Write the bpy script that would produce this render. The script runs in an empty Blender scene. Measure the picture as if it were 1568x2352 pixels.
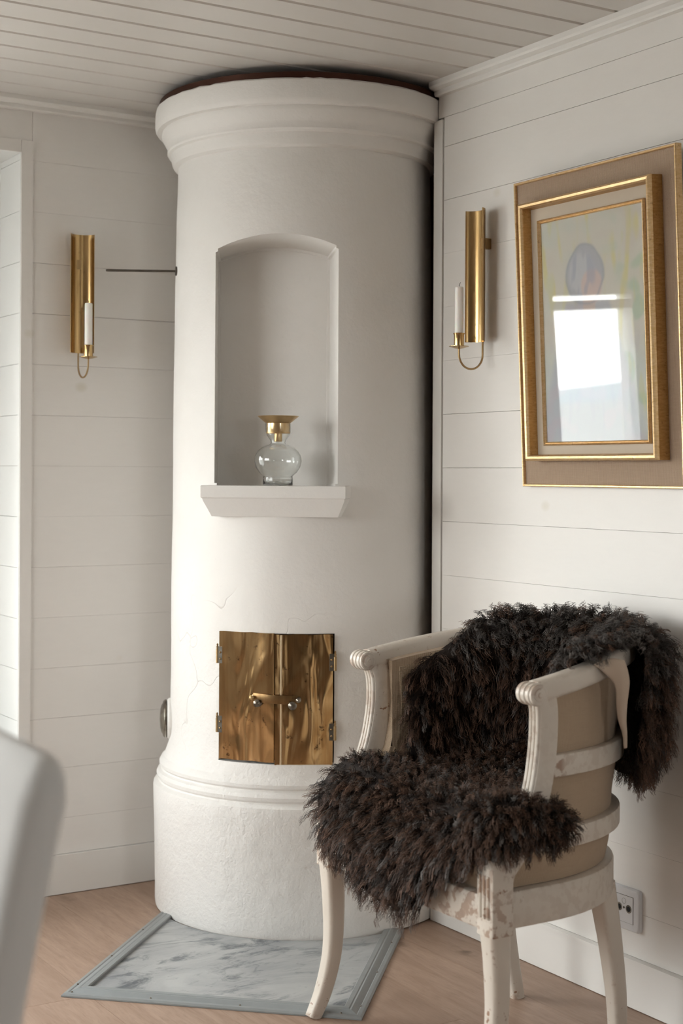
import bpy, bmesh, math, random
import numpy as np
from mathutils import Vector, Matrix
random.seed(7); rng = np.random.default_rng(11)
PI = math.pi
sc = bpy.context.scene
COL = sc.collection

# ------------------------------------------------------------------ camera
YAW = math.radians(31.95)
cam_d = bpy.data.cameras.new('camera'); cam = bpy.data.objects.new('camera', cam_d); COL.objects.link(cam)
cam_d.sensor_fit = 'VERTICAL'; cam_d.sensor_height = 36.0; cam_d.sensor_width = 24.0
cam_d.lens = 36.0 * 3448 / 2352
cam_d.shift_y = -(1176 - 1085.6) / 2352
cam.matrix_world = Matrix.Translation((0, 0, 1.26)) @ Matrix.Rotation(-YAW, 4, 'Z') @ Matrix.Rotation(PI/2, 4, 'X') @ Matrix.Rotation(math.radians(.3), 4, 'Z')
cam_d.clip_start = .05; cam_d.clip_end = 3000
cam_d.dof.use_dof = True; cam_d.dof.focus_distance = 3.7; cam_d.dof.aperture_fstop = 3.4
sc.camera = cam

# ------------------------------------------------------------------ sky, daylight
SKY = 7.0
w = bpy.data.worlds.new('overcast_sky'); sc.world = w; w.use_nodes = True
nt = w.node_tree; nt.nodes.clear()
bg = nt.nodes.new('ShaderNodeBackground'); wo = nt.nodes.new('ShaderNodeOutputWorld')
tc = nt.nodes.new('ShaderNodeTexCoord'); sx = nt.nodes.new('ShaderNodeSeparateXYZ'); cr = nt.nodes.new('ShaderNodeValToRGB')
cr.color_ramp.elements[0].position = .0; cr.color_ramp.elements[0].color = (1, .985, .96, 1)
cr.color_ramp.elements[1].position = .6; cr.color_ramp.elements[1].color = (.90, .93, .96, 1)
nt.links.new(tc.outputs['Generated'], sx.inputs[0]); nt.links.new(sx.outputs['Z'], cr.inputs[0])
nt.links.new(cr.outputs[0], bg.inputs[0]); bg.inputs[1].default_value = SKY
nt.links.new(bg.outputs[0], wo.inputs[0])
sc.view_settings.view_transform = 'Standard'; sc.view_settings.look = 'None'
sc.view_settings.exposure = 1.42; sc.view_settings.gamma = 1.0
sc.view_settings.use_curve_mapping = False

def portal(name, loc, rot, sx_, sy_):
    l = bpy.data.lights.new(name, 'AREA'); l.shape = 'RECTANGLE'; l.size = sx_; l.size_y = sy_
    l.cycles.is_portal = True
    o = bpy.data.objects.new(name, l); COL.objects.link(o); o.location = loc; o.rotation_euler = rot
# window openings: (light enters the room through these)
ROOM = dict(x0=-1.8, x1=2.47, y0=-4.4, y1=4.24, z1=2.355)
portal('daylight_portal', (.40, 4.44, 1.22), (-PI/2, 0, 0), 1.6, 1.6)
portal('daylight_portal', (-1.84, 3.3, 1.56), (0, -PI/2, 0), 1.26, 1.6)
portal('daylight_portal', (.9, -4.44, 1.4), (PI/2, 0, 0), 1.0, 1.3)

# ------------------------------------------------------------------ helpers
def tag(o, label=None, cat=None, group=None, kind=None):
    if label: o['label'] = label
    if cat: o['category'] = cat
    if group: o['group'] = group
    if kind: o['kind'] = kind
    return o
def empty(name, loc=(0,0,0), rot=(0,0,0)):
    o = bpy.data.objects.new(name, None); COL.objects.link(o); o.location = loc; o.rotation_euler = rot
    o.empty_display_size = .05
    return o
def link(name, me, mat, parent=None):
    o = bpy.data.objects.new(name, me); COL.objects.link(o)
    if mat is not None and len(me.materials) == 0: me.materials.append(mat)
    if parent is not None: o.parent = parent
    return o
def finish(bm, name, mat, parent=None, smooth=True, angle=32, bevel=0, seg=2):
    if bevel > 0:
        bmesh.ops.bevel(bm, geom=[e for e in bm.edges if e.is_manifold and e.calc_face_angle(0) > .5], offset=bevel, segments=seg, profile=.7, affect='EDGES', clamp_overlap=True)
    bmesh.ops.recalc_face_normals(bm, faces=bm.faces)
    me = bpy.data.meshes.new(name)
    if smooth:
        for f in bm.faces: f.smooth = True
        for e in bm.edges:
            if len(e.link_faces) == 2 and e.calc_face_angle(0) > math.radians(angle): e.smooth = False
    bm.to_mesh(me); bm.free()
    return link(name, me, mat, parent)
def bx(bm, x0, x1, y0, y1, z0, z1):
    v = [bm.verts.new(p) for p in [(x0,y0,z0),(x1,y0,z0),(x1,y1,z0),(x0,y1,z0),(x0,y0,z1),(x1,y0,z1),(x1,y1,z1),(x0,y1,z1)]]
    for f in [(0,3,2,1),(4,5,6,7),(0,1,5,4),(1,2,6,5),(2,3,7,6),(3,0,4,7)]: bm.faces.new([v[i] for i in f])
def box(name, mat, x0, x1, y0, y1, z0, z1, parent=None, bevel=0, seg=1):
    bm = bmesh.new(); bx(bm, min(x0,x1), max(x0,x1), min(y0,y1), max(y0,y1), min(z0,z1), max(z0,z1))
    return finish(bm, name, mat, parent, smooth=bevel > 0, bevel=bevel, seg=seg, angle=50)
def lathe(bm, prof, n=48, cx=0, cy=0, cap=True, axis='Z', origin=(0,0,0)):
    """prof: list of (r, h)"""
    rings = []
    for r, h in prof:
        ring = []
        for i in range(n):
            a = 2*PI*i/n
            c, s = r*math.cos(a), r*math.sin(a)
            p = {'Z': (cx+c, cy+s, h), 'Y': (cx+c, h, cy+s), 'X': (h, cx+c, cy+s)}[axis]
            ring.append(bm.verts.new((p[0]+origin[0], p[1]+origin[1], p[2]+origin[2])))
        rings.append(ring)
    for a, b in zip(rings, rings[1:]):
        for i in range(n): bm.faces.new((a[i], a[(i+1) % n], b[(i+1) % n], b[i]))
    if cap:
        bm.faces.new(rings[0][::-1]); bm.faces.new(rings[-1])
def tube(bm, pts, rad, n=10, cap=True):
    """round tube along 3-D points; rad scalar or list"""
    pts = [Vector(p) for p in pts]; m = len(pts)
    if not isinstance(rad, (list, tuple)): rad = [rad]*m
    t0 = (pts[1]-pts[0]).normalized(); up = Vector((0,0,1)) if abs(t0.z) < .9 else Vector((0,1,0))
    nrm = t0.cross(up).normalized(); rings = []
    for i, p in enumerate(pts):
        t = (pts[min(i+1,m-1)] - pts[max(i-1,0)]).normalized()
        nrm = (nrm - t*nrm.dot(t)).normalized(); b = t.cross(nrm)
        rings.append([bm.verts.new(p + (nrm*math.cos(2*PI*k/n) + b*math.sin(2*PI*k/n))*rad[i]) for k in range(n)])
    for a, b in zip(rings, rings[1:]):
        for k in range(n): bm.faces.new((a[k], a[(k+1)%n], b[(k+1)%n], b[k]))
    if cap: bm.faces.new(rings[0][::-1]); bm.faces.new(rings[-1])
def rrect(w, h, r, k=3):
    """rounded rectangle, list of 2-D points"""
    out = []
    for cx, cy, a0 in ((w/2-r, h/2-r, 0), (-w/2+r, h/2-r, 90), (-w/2+r, -h/2+r, 180), (w/2-r, -h/2+r, 270)):
        for i in range(k+1):
            a = math.radians(a0 + 90*i/k); out.append((cx+r*math.cos(a), cy+r*math.sin(a)))
    return out
def sweep(bm, pts, secs, side=None, cap=True, closed=False):
    """sweep a section (list of (s, u) points; one per path point or a single one): s along the side vector, u along the other.
    side: fixed side vector, else horizontal perpendicular (sections stay upright)"""
    pts = [Vector(p) for p in pts]; m = len(pts)
    if not isinstance(secs[0][0], (list, tuple)): secs = [secs]*m
    rings = []
    for i, p in enumerate(pts):
        if closed: t = (pts[(i+1) % m] - pts[(i-1) % m]).normalized()
        else: t = (pts[min(i+1,m-1)] - pts[max(i-1,0)]).normalized()
        if side is not None:
            sv = Vector(side); uv = sv.cross(t).normalized()
        else:
            sv = t.cross(Vector((0,0,1))).normalized(); uv = Vector((0,0,1)) if abs(t.z) < .35 else sv.cross(t).normalized()
        rings.append([bm.verts.new(p + sv*a + uv*b) for a, b in secs[i]])
    n = len(rings[0]); R = list(zip(rings, rings[1:]))
    if closed: R.append((rings[-1], rings[0]))
    for a, b in R:
        for k in range(n): bm.faces.new((a[k], a[(k+1)%n], b[(k+1)%n], b[k]))
    if cap and not closed: bm.faces.new(rings[0][::-1]); bm.faces.new(rings[-1])
def smooth_path(pts, n=8):
    """Catmull-Rom through points"""
    P = [Vector(p) for p in pts]; P = [P[0]*2-P[1]] + P + [P[-1]*2-P[-2]]; out = []
    for i in range(1, len(P)-2):
        for k in range(n):
            t = k/n; a, b, c, d = P[i-1], P[i], P[i+1], P[i+2]
            out.append(.5*((2*b) + (c-a)*t + (2*a-5*b+4*c-d)*t*t + (3*b-a-3*c+d)*t**3))
    out.append(P[-2]); return out
def struct(o): o['kind'] = 'structure'; return o

# ------------------------------------------------------------------ materials
class N:
    def __init__(s, name):
        s.m = bpy.data.materials.new(name); s.m.use_nodes = True; s.t = s.m.node_tree
        s.b = s.t.nodes['Principled BSDF']; s.out = s.t.nodes['Material Output']
    def add(s, typ, **kw):
        n = s.t.nodes.new(typ)
        for k, v in kw.items():
            if hasattr(n, k): setattr(n, k, v)
            else: n.inputs[k.replace('_', ' ')].default_value = v
        return n
    def l(s, a, b): s.t.links.new(a, b)
    def coord(s, scale=(1,1,1), src='Object', rot=(0,0,0)):
        tcn = s.add('ShaderNodeTexCoord'); mp = s.add('ShaderNodeMapping')
        mp.inputs['Scale'].default_value = scale; mp.inputs['Rotation'].default_value = rot
        s.l(tcn.outputs[src], mp.inputs[0]); return mp.outputs[0]
    def noise(s, vec, scale, detail=4, rough=.5, dist=0):
        n = s.add('ShaderNodeTexNoise'); n.inputs['Scale'].default_value = scale; n.inputs['Detail'].default_value = detail
        n.inputs['Roughness'].default_value = rough; n.inputs['Distortion'].default_value = dist
        if vec is not None: s.l(vec, n.inputs['Vector'])
        return n.outputs['Fac']
    def ramp(s, fac, stops):
        r = s.add('ShaderNodeValToRGB'); e = r.color_ramp.elements
        while len(e) < len(stops): e.new(.5)
        for el, (p, c) in zip(e, stops):
            el.position = p; el.color = (c, c, c, 1) if isinstance(c, (int, float)) else (*c, 1)
        s.l(fac, r.inputs[0]); return r.outputs[0]
    def mix(s, fac, a, b, mode='MIX'):
        m = s.add('ShaderNodeMix', data_type='RGBA', blend_type=mode)
        for i, v in ((0, fac), (6, a), (7, b)):
            if isinstance(v, (int, float)): m.inputs[i].default_value = v
            elif isinstance(v, tuple): m.inputs[i].default_value = (*v, 1)
            else: s.l(v, m.inputs[i])
        return m.outputs[2]
    def math(s, op, a, b=0.0):
        m = s.add('ShaderNodeMath', operation=op)
        for i, v in ((0, a), (1, b)):
            if isinstance(v, (int, float)): m.inputs[i].default_value = v
            else: s.l(v, m.inputs[i])
        return m.outputs[0]
    def bump(s, h, strength=.3, dist=.002, prev=None):
        b = s.add('ShaderNodeBump'); b.inputs['Strength'].default_value = strength; b.inputs['Distance'].default_value = dist
        s.l(h, b.inputs['Height'])
        if prev is not None: s.l(prev, b.inputs['Normal'])
        return b.outputs[0]
    def set(s, color=None, rough=None, metal=None, normal=None, spec=None, **kw):
        for k, v in (('Base Color', color), ('Roughness', rough), ('Metallic', metal), ('Normal', normal), ('Specular IOR Level', spec)):
            if v is None: continue
            if isinstance(v, tuple): s.b.inputs[k].default_value = (*v, 1)
            elif isinstance(v, (int, float)): s.b.inputs[k].default_value = v
            else: s.l(v, s.b.inputs[k])
        for k, v in kw.items(): s.b.inputs[k.replace('_', ' ')].default_value = v
        return s.m

def paint(name, col, rough=.42, streak=(1,1,12), knots=.0, bump=.05):
    n = N(name); v = n.coord(streak, 'Object'); g = n.noise(v, 6, 5, .6)
    c = n.mix(n.ramp(g, [(.3, 0), (.75, .5)]), col, tuple(x*.965 for x in col))
    if knots:
        vo = n.add('ShaderNodeTexVoronoi'); vo.inputs['Scale'].default_value = 3.1; n.l(n.coord((1,1,1.3)), vo.inputs['Vector'])
        k = n.ramp(vo.outputs['Distance'], [(.03, 1), (.075, 0)])
        c = n.mix(n.math('MULTIPLY', k, knots), c, (col[0]*.80, col[1]*.77, col[2]*.66))
    fine = n.noise(n.coord((1,1,1)), 140, 3)
    return n.set(color=c, rough=rough, normal=n.bump(n.math('ADD', n.math('MULTIPLY', g, 1.0), n.math('MULTIPLY', fine, .35)), bump, .002))
WALLC = (.80, .770, .735)
M = {}
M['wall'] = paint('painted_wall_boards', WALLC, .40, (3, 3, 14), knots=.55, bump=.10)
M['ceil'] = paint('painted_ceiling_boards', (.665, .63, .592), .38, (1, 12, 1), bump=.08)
M['trim'] = paint('painted_trim', (.79, .765, .73), .36, (2, 2, 2), bump=.06)
M['sash'] = paint('painted_window_white', (.82, .82, .80), .35, (2, 2, 2), bump=.05)
M['room'] = paint('painted_plain_wall', (.36, .31, .265), .5, (2, 2, 2), bump=.05)  # unseen walls, colour darkened to cut fill light

n = N('limewashed_plaster'); v = n.coord()
big = n.noise(v, 3.2, 4, .55); mid = n.noise(v, 22, 5, .6); fin = n.noise(v, 120, 4, .6)
sxyz = n.add('ShaderNodeSeparateXYZ'); n.l(v, sxyz.inputs[0])
zz = sxyz.outputs['Z']
# trowel marks are coarser low down on the stove
lowm = n.ramp(n.math('MULTIPLY', zz, .4), [(.20, 1.0), (.42, .25)])
hgt = n.math('ADD', n.math('MULTIPLY', mid, n.math('ADD', n.math('MULTIPLY', lowm, 1.0), .1)), n.math('MULTIPLY', n.math('MULTIPLY', fin, lowm), .35))
hgt = n.math('ADD', hgt, n.math('MULTIPLY', big, .9))
# hairline cracks
vc = n.add('ShaderNodeTexVoronoi', feature='DISTANCE_TO_EDGE'); vc.inputs['Scale'].default_value = 1.5
nv = n.add('ShaderNodeTexNoise'); nv.inputs['Scale'].default_value = 6; n.l(v, nv.inputs['Vector'])
vv = n.add('ShaderNodeVectorMath', operation='MULTIPLY_ADD'); n.l(nv.outputs['Color'], vv.inputs[0]); vv.inputs[1].default_value = (.35, .35, .35); n.l(v, vv.inputs[2]); n.l(vv.outputs[0], vc.inputs['Vector'])
crack = n.math('MULTIPLY', n.ramp(vc.outputs['Distance'], [(.0, 1), (.0035, 0)]), n.math('MULTIPLY', n.ramp(n.noise(v, 2.3, 2), [(.52, 0), (.60, 1)]), n.ramp(n.math('MULTIPLY', zz, .4), [(.36, 1), (.40, 0)])))
spk = n.ramp(n.noise(v, 75, 2, .5), [(.70, 0), (.76, 1)])
colp = n.mix(n.ramp(big, [(.3, 0), (.7, 1)]), (.81, .787, .758), (.77, .742, .708))
colp = n.mix(n.math('MULTIPLY', crack, .16), colp, (.42, .36, .30))
colp = n.mix(n.math('MULTIPLY', n.math('MULTIPLY', spk, lowm), .25), colp, (.50, .42, .34))
M['plaster'] = n.set(color=colp, rough=.62, normal=n.bump(n.math('SUBTRACT', hgt, n.math('MULTIPLY', crack, .3)), .62, .008), spec=.35)

n = N('brown_recess_masonry'); v = n.coord(); g = n.noise(v, 9, 5)
M['recess_brick'] = n.set(color=n.mix(g, (.16, .09, .055), (.30, .20, .13)), rough=.9, normal=n.bump(g, .5, .01))  # rough brown brick lining the recess
n = N('black_gap'); M['black'] = n.set(color=(.012, .010, .009), rough=.8)  # darkness of gaps and hollows put into the colour
n = N('rusted_copper_sheet'); M['copper'] = n.set(color=n.mix(n.noise(n.coord(), 14, 4), (.06, .02, .010), (.035, .012, .007)), rough=.5, metal=.7)

def oak(name, base, dark, light):
    n = N(name); v = n.coord((1, 1, 1)); oi = n.add('ShaderNodeObjectInfo')
    off = n.add('ShaderNodeVectorMath', operation='ADD'); n.l(v, off.inputs[0])
    rv = n.add('ShaderNodeCombineXYZ'); n.l(n.math('MULTIPLY', oi.outputs['Random'], 37.0), rv.inputs[0]); n.l(n.math('MULTIPLY', oi.outputs['Random'], 91.0), rv.inputs[1]); n.l(rv.outputs[0], off.inputs[1])
    st = n.add('ShaderNodeMapping'); st.inputs['Scale'].default_value = (9, 1.0, 9); n.l(off.outputs[0], st.inputs[0])
    g = n.noise(st.outputs[0], 3.2, 6, .62, 1.1); fine = n.noise(st.outputs[0], 22, 3, .5)
    kv = n.add('ShaderNodeTexVoronoi'); kv.inputs['Scale'].default_value = 3.6
    km = n.add('ShaderNodeMapping'); km.inputs['Scale'].default_value = (1.7, .9, 1); n.l(off.outputs[0], km.inputs[0]); n.l(km.outputs[0], kv.inputs['Vector'])
    knot = n.math('MULTIPLY', n.ramp(kv.outputs['Distance'], [(.04, 1), (.19, 0)]), n.ramp(n.noise(off.outputs[0], 22, 4), [(.40, 0), (.56, 1)]))
    c = n.mix(n.ramp(g, [(.32, 0), (.7, 1)]), light, base)
    c = n.mix(n.math('MULTIPLY', n.ramp(fine, [(.5, 0), (.8, 1)]), .35), c, dark)
    c = n.mix(n.math('MULTIPLY', knot, .8), c, tuple(x*.45 for x in dark))
    c = n.mix(n.math('MULTIPLY', oi.outputs['Random'], .35), c, tuple(x*.86 for x in base))
    return n.set(color=c, rough=.48, normal=n.bump(n.math('ADD', fine, g), .12, .0015), spec=.35)
M['oak'] = oak('oiled_oak_planks', (.335, .222, .160), (.18, .112, .078), (.445, .312, .235))

n = N('grey_veined_marble'); v = n.coord((1.0, 2.1, 1), rot=(0, 0, math.radians(40)))
ds = n.noise(v, 2.6, 6, .65, 1.0); ds2 = n.noise(v, 3.4, 9, .74, 1.6)
wn = n.add('ShaderNodeTexNoise'); wn.inputs['Scale'].default_value = 4.0; wn.inputs['Detail'].default_value = 7; n.l(v, wn.inputs['Vector'])
vein = n.math('ABSOLUTE', n.math('SUBTRACT', wn.outputs['Fac'], .5))
c = n.mix(n.ramp(ds, [(.38, 0), (.66, 1)]), (.46, .465, .455), (.28, .29, .30))
c = n.mix(n.ramp(ds2, [(.51, 0), (.62, .9)]), c, (.075, .09, .105))
c = n.mix(n.math('MULTIPLY', n.ramp(vein, [(.0, .8), (.010, 0)]), n.ramp(ds, [(.45, 0), (.6, 1)])), c, (.12, .13, .14))
M['marble'] = n.set(color=c, rough=.33)
n = N('grey_painted_moulding'); g = n.noise(n.coord((1, 1, 1)), 40, 4)
M['greywood'] = n.set(color=n.mix(g, (.30, .315, .315), (.24, .255, .255)), rough=.35, normal=n.bump(g, .06, .001))

def brass(name, col, dark, rough, amt=.5, streak=(8, 8, 1)):
    n = N(name); v = n.coord(streak); g = n.noise(v, 5, 5, .6); d = n.noise(n.coord(), 26, 5, .65)
    c = n.mix(n.math('MULTIPLY', n.ramp(g, [(.35, 0), (.7, 1)]), amt), col, dark)
    c = n.mix(n.math('MULTIPLY', n.ramp(d, [(.62, 0), (.72, 1)]), amt*.8), c, tuple(x*.35 for x in dark))
    r = n.math('ADD', n.math('MULTIPLY', g, .18*amt), rough)
    return n.set(color=c, rough=r, metal=1.0, normal=n.bump(g, .03, .001))
M['brass'] = brass('polished_brass', (.56, .385, .185), (.34, .20, .075), .15, .6)
n = N('aged_brass_doors'); vb_ = n.coord((6, 6, .7)); g = n.noise(vb_, 5, 5, .6); wv = n.noise(n.coord((7, 7, 2.0)), 2.2, 2, .4, .6); d = n.noise(n.coord(), 30, 6, .7); st_ = n.noise(n.coord((60, 60, 1.2)), 4, 3)
c = n.mix(n.ramp(g, [(.35, 0), (.68, .75)]), (.60, .42, .22), (.40, .225, .085))
c = n.mix(n.math('MULTIPLY', n.ramp(st_, [(.5, 0), (.75, 1)]), .35), c, (.34, .17, .055))
c = n.mix(n.math('MULTIPLY', n.ramp(d, [(.61, 0), (.66, 1)]), .8), c, (.07, .035, .02))
M['brass_old'] = n.set(color=c, rough=n.math('ADD', n.math('MULTIPLY', g, .16), .07), metal=1.0, normal=n.bump(wv, .9, .012, n.bump(st_, .05, .0006)))
M['brass_dull'] = brass('dull_brass', (.42, .29, .15), (.25, .15, .07), .36, .6)
M['brass_dark'] = brass('dark_brass', (.30, .19, .09), (.16, .09, .04), .32, .7)
M['brass_light'] = brass('pale_brass', (.95, .80, .58), (.80, .60, .36), .34, .3)  # paler brass for the bright line of the astragal
M['brass_dish'] = brass('satin_brass', (.74, .53, .28), (.50, .31, .12), .30, .4)
n = N('blackened_iron'); g = n.noise(n.coord(), 60, 4)
M['iron'] = n.set(color=n.mix(g, (.045, .04, .035), (.20, .18, .15)), rough=.42, metal=.85, normal=n.bump(g, .3, .001))
n = N('tarnished_nickel'); g = n.noise(n.coord((1, 1, 1)), 35, 5)
M['nickel'] = n.set(color=n.mix(n.ramp(g, [(.35, 0), (.65, 1)]), (.36, .33, .28), (.13, .11, .09)), rough=.3, metal=1, normal=n.bump(g, .2, .001))
n = N('candle_wax'); M['wax'] = n.set(color=(.86, .84, .80), rough=.45, Subsurface_Weight=.25, Subsurface_Scale=.01)
n = N('charred_wick'); M['wick'] = n.set(color=(.02, .018, .016), rough=.9)
n = N('clear_glass'); M['glass'] = n.set(color=(.97, .985, .98), rough=.0, Transmission_Weight=1.0, IOR=1.47)

# thin glazing: two-surface Fresnel reflection over clear transmission
n = N('window_glazing'); fr = n.add('ShaderNodeFresnel'); gg = n.add('ShaderNodeNewGeometry'); n.l(n.math('ADD', n.math('MULTIPLY', gg.outputs['Backfacing'], 1/1.5-1.5), 1.5), fr.inputs[0])
gl = n.add('ShaderNodeBsdfGlossy'); gl.inputs['Roughness'].default_value = .0; tr = n.add('ShaderNodeBsdfTransparent'); tr.inputs[0].default_value = (.97, .985, .98, 1)
mx = n.add('ShaderNodeMixShader'); n.l(fr.outputs[0], mx.inputs[0]); n.l(tr.outputs[0], mx.inputs[1]); n.l(gl.outputs[0], mx.inputs[2]); n.l(mx.outputs[0], n.out.inputs[0])
M['pane'] = n.m

def weave(name, a, b, scale=900, depth=.35):
    n = N(name); v = n.coord()
    w1 = n.add('ShaderNodeTexWave', bands_direction='Z'); w1.inputs['Scale'].default_value = scale/20; w1.inputs['Distortion'].default_value = 1.2; w1.inputs['Detail'].default_value = 2; n.l(v, w1.inputs[0])
    w2 = n.add('ShaderNodeTexWave', bands_direction='DIAGONAL'); w2.inputs['Scale'].default_value = scale/24; w2.inputs['Distortion'].default_value = 1.2; w2.inputs['Detail'].default_value = 2
    mp = n.add('ShaderNodeMapping'); mp.inputs['Scale'].default_value = (1, 1, 0); n.l(v, mp.inputs[0]); n.l(mp.outputs[0], w2.inputs[0])
    s1 = n.noise(n.coord((6, 6, 90)), 6, 3); s2 = n.noise(n.coord((90, 90, 6)), 6, 3)
    h = n.math('ADD', n.math('ADD', w1.outputs['Fac'], w2.outputs['Fac']), n.math('ADD', s1, s2))
    c = n.mix(n.ramp(n.math('MULTIPLY', h, .25), [(.25, 0), (.75, 1)]), b, a)
    return n.set(color=c, rough=.85, normal=n.bump(h, depth, .0012), spec=.15, Sheen_Weight=.15)
M['linen'] = weave('natural_linen', (.56, .43, .31), (.40, .295, .20), 3600, .5)
M['braid'] = weave('linen_braid', (.58, .46, .33), (.40, .30, .20), 2400, .6)
M['burlap'] = weave('brown_burlap', (.60, .45, .33), (.44, .315, .22), 4200, .7)
n = N('cream_mount'); M['mount'] = n.set(color=n.mix(n.noise(n.coord(), 12, 3), (.58, .50, .40), (.53, .45, .355)), rough=.75)

n = N('worn_white_chair_paint'); v = n.coord()
chip = n.ramp(n.noise(v, 70, 6, .62), [(.625, 0), (.64, 1)]); cz = n.add('ShaderNodeSeparateXYZ'); n.l(v, cz.inputs[0]); area = n.math('MAXIMUM', n.ramp(n.noise(v, 6, 3), [(.55, 0), (.68, 1)]), n.ramp(cz.outputs['Z'], [(.03, 1), (.11, 0)]))
geo = n.add('ShaderNodeNewGeometry'); edge = n.ramp(geo.outputs['Pointiness'], [(.53, 0), (.60, 1)])
edge = n.math('MULTIPLY', edge, n.ramp(n.noise(v, 45, 4), [(.50, 0), (.56, .8)]))
chips = n.math('MINIMUM', n.math('ADD', n.math('MULTIPLY', chip, area), edge), 1.0)
pc = n.mix(n.noise(v, 9, 3), (.70, .64, .565), (.60, .53, .455)); wc = n.mix(n.noise(v, 80, 2), (.24, .12, .07), (.36, .22, .14))
M['chair'] = n.set(color=n.mix(chips, pc, wc), rough=.38, normal=n.bump(n.math('SUBTRACT', n.math('MULTIPLY', n.noise(v, 45, 3), .5), chips), .22, .0012))

def gold(name, a, b, c3):
    n = N(name); v = n.coord(); g = n.noise(n.coord((2, 2, 8)), 30, 5, .65); g2 = n.noise(v, 130, 3)
    c = n.mix(n.ramp(g, [(.35, 0), (.62, 1)]), a, b); c = n.mix(n.ramp(g2, [(.62, 0), (.74, .6)]), c, c3)
    return n.set(color=c, rough=.36, metal=.72, normal=n.bump(g, .12, .001))
M['gold'] = gold('burnished_gold_leaf', (.78, .57, .33), (.66, .44, .21), (.33, .15, .06))
M['gold_dark'] = gold('amber_gold_leaf', (.58, .36, .15), (.46, .27, .095), (.20, .09, .03))
n = N('white_socket_plastic'); M['plastic'] = n.set(color=(.66, .65, .655), rough=.3)
n = N('white_slipcover'); g = n.noise(n.coord(), 240, 2)
M['slip'] = n.set(color=n.mix(n.noise(n.coord(), 4, 2), (.78, .78, .77), (.74, .735, .72)), rough=.8, normal=n.bump(g, .15, .001))
n = N('pale_hide_suede'); M['hide'] = n.set(color=n.mix(n.noise(n.coord(), 20, 3), (.52, .42, .33), (.44, .34, .26)), rough=.8)
n = N('wool_base_dark'); M['hidedark'] = n.set(color=(.022, .014, .011), rough=.95)
n = N('dark_brown_wool'); at = n.add('ShaderNodeAttribute', attribute_name='wool')
M['wool'] = n.set(color=at.outputs['Color'], rough=.50, spec=.28)
n = N('painted_portrait'); at = n.add('ShaderNodeAttribute', attribute_name='art')
M['art'] = n.set(color=at.outputs['Color'], rough=.7, normal=n.bump(n.noise(n.coord(), 90, 4), .2, .001))
n = N('distant_hillside'); M['hill'] = n.set(color=n.mix(n.noise(n.coord(), .02, 5), (.30, .33, .345), (.38, .40, .405)), rough=1)  # mist over the far hills is put into this pale colour
n = N('pale_bounce_ground'); M['bounce_ground'] = n.set(color=n.mix(n.noise(n.coord(), .2, 5), (.32, .31, .29), (.40, .385, .36)), rough=1)  # ground colour paled to bounce light onto upper walls and ceiling
del n

# ------------------------------------------------------------------ the setting: floor, walls, ceiling
X0, X1, Y0, Y1, ZC = ROOM['x0'], ROOM['x1'], ROOM['y0'], ROOM['y1'], ROOM['z1']
SX, SY = 2.26, 3.84            # stove axis
fl = struct(box('floor', M['oak'], X0-.3, 2.95, Y0-.3, 4.6, -.10, -.022))
xe = [1.40 + .2245*k for k in range(-20, 8)]
for i, x in enumerate(xe[:-1]):
    ya = Y0 - .05 - (i*0.83) % 1.9
    while ya < 4.45:
        yb = min(ya + 2.1, 4.45); y0_ = max(ya, Y0-.1)
        if yb - y0_ > .05 and x < 2.75:
            box('floor_plank', M['oak'], x+.0005, min(x+.2240, 2.80), y0_+.0005, yb-.0005, -.022, 0, fl, bevel=.0016)
        ya = yb if yb < 4.45 else 99
core = M['room']
wl = struct(empty('wall_left')); wl['kind'] = 'structure'
W1 = (-.35, 1.53, .46, 2.195)     # window_1 opening in the left wall x0,x1,z0,z1
def corebox(parent, *a, mat=None): return box('wall_core', mat or core, *a, parent)
corebox(wl, X0-.3, W1[0]-.005, Y1+.018, 4.60, -.05, 2.42)
corebox(wl, W1[1]+.018, 2.09, Y1+.018, 4.60, -.05, 2.42)
corebox(wl, W1[0]-.005, W1[1]+.018, Y1+.018, 4.60, W1[3]+.018, 2.42)
corebox(wl, W1[0]-.005, W1[1]+.018, Y1+.018, 4.60, -.05, W1[2]-.018)
ZL = [.118, .225] + [.375 + .150*k for k in range(13)] + [2.33]
def gapw(i): return .0007 if i in (11, 16) else (.0001, .0004, .0002, .0005, .0001, .0003, .0002)[i % 7]
for i, (a, b) in enumerate(zip(ZL, ZL[1:])):
    g = gapw(i)
    if b < W1[3]+.02 and a > W1[2]-.05: segs = [(X0, W1[0]-.005), (W1[1]+.036, 2.09)]
    else: segs = [(X0, 2.09)]
    if a < W1[3] < b or a < W1[2] < b: segs = [(X0, W1[0]-.005), (W1[1]+.036, 2.09)]
    for s0, s1 in segs: box('board', M['wall'], s0, s1, Y1, Y1+.018, a+g, b-g, wl, bevel=.0004)
box('board', M['wall'], W1[0]-.004, W1[1]+.035, Y1, Y1+.018, 2.233, 2.33, wl, bevel=.0005)
box('board', M['wall'], W1[0]-.004, W1[1]+.035, Y1, Y1+.018, .3755, W1[2]-.019, wl, bevel=.0004)
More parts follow.
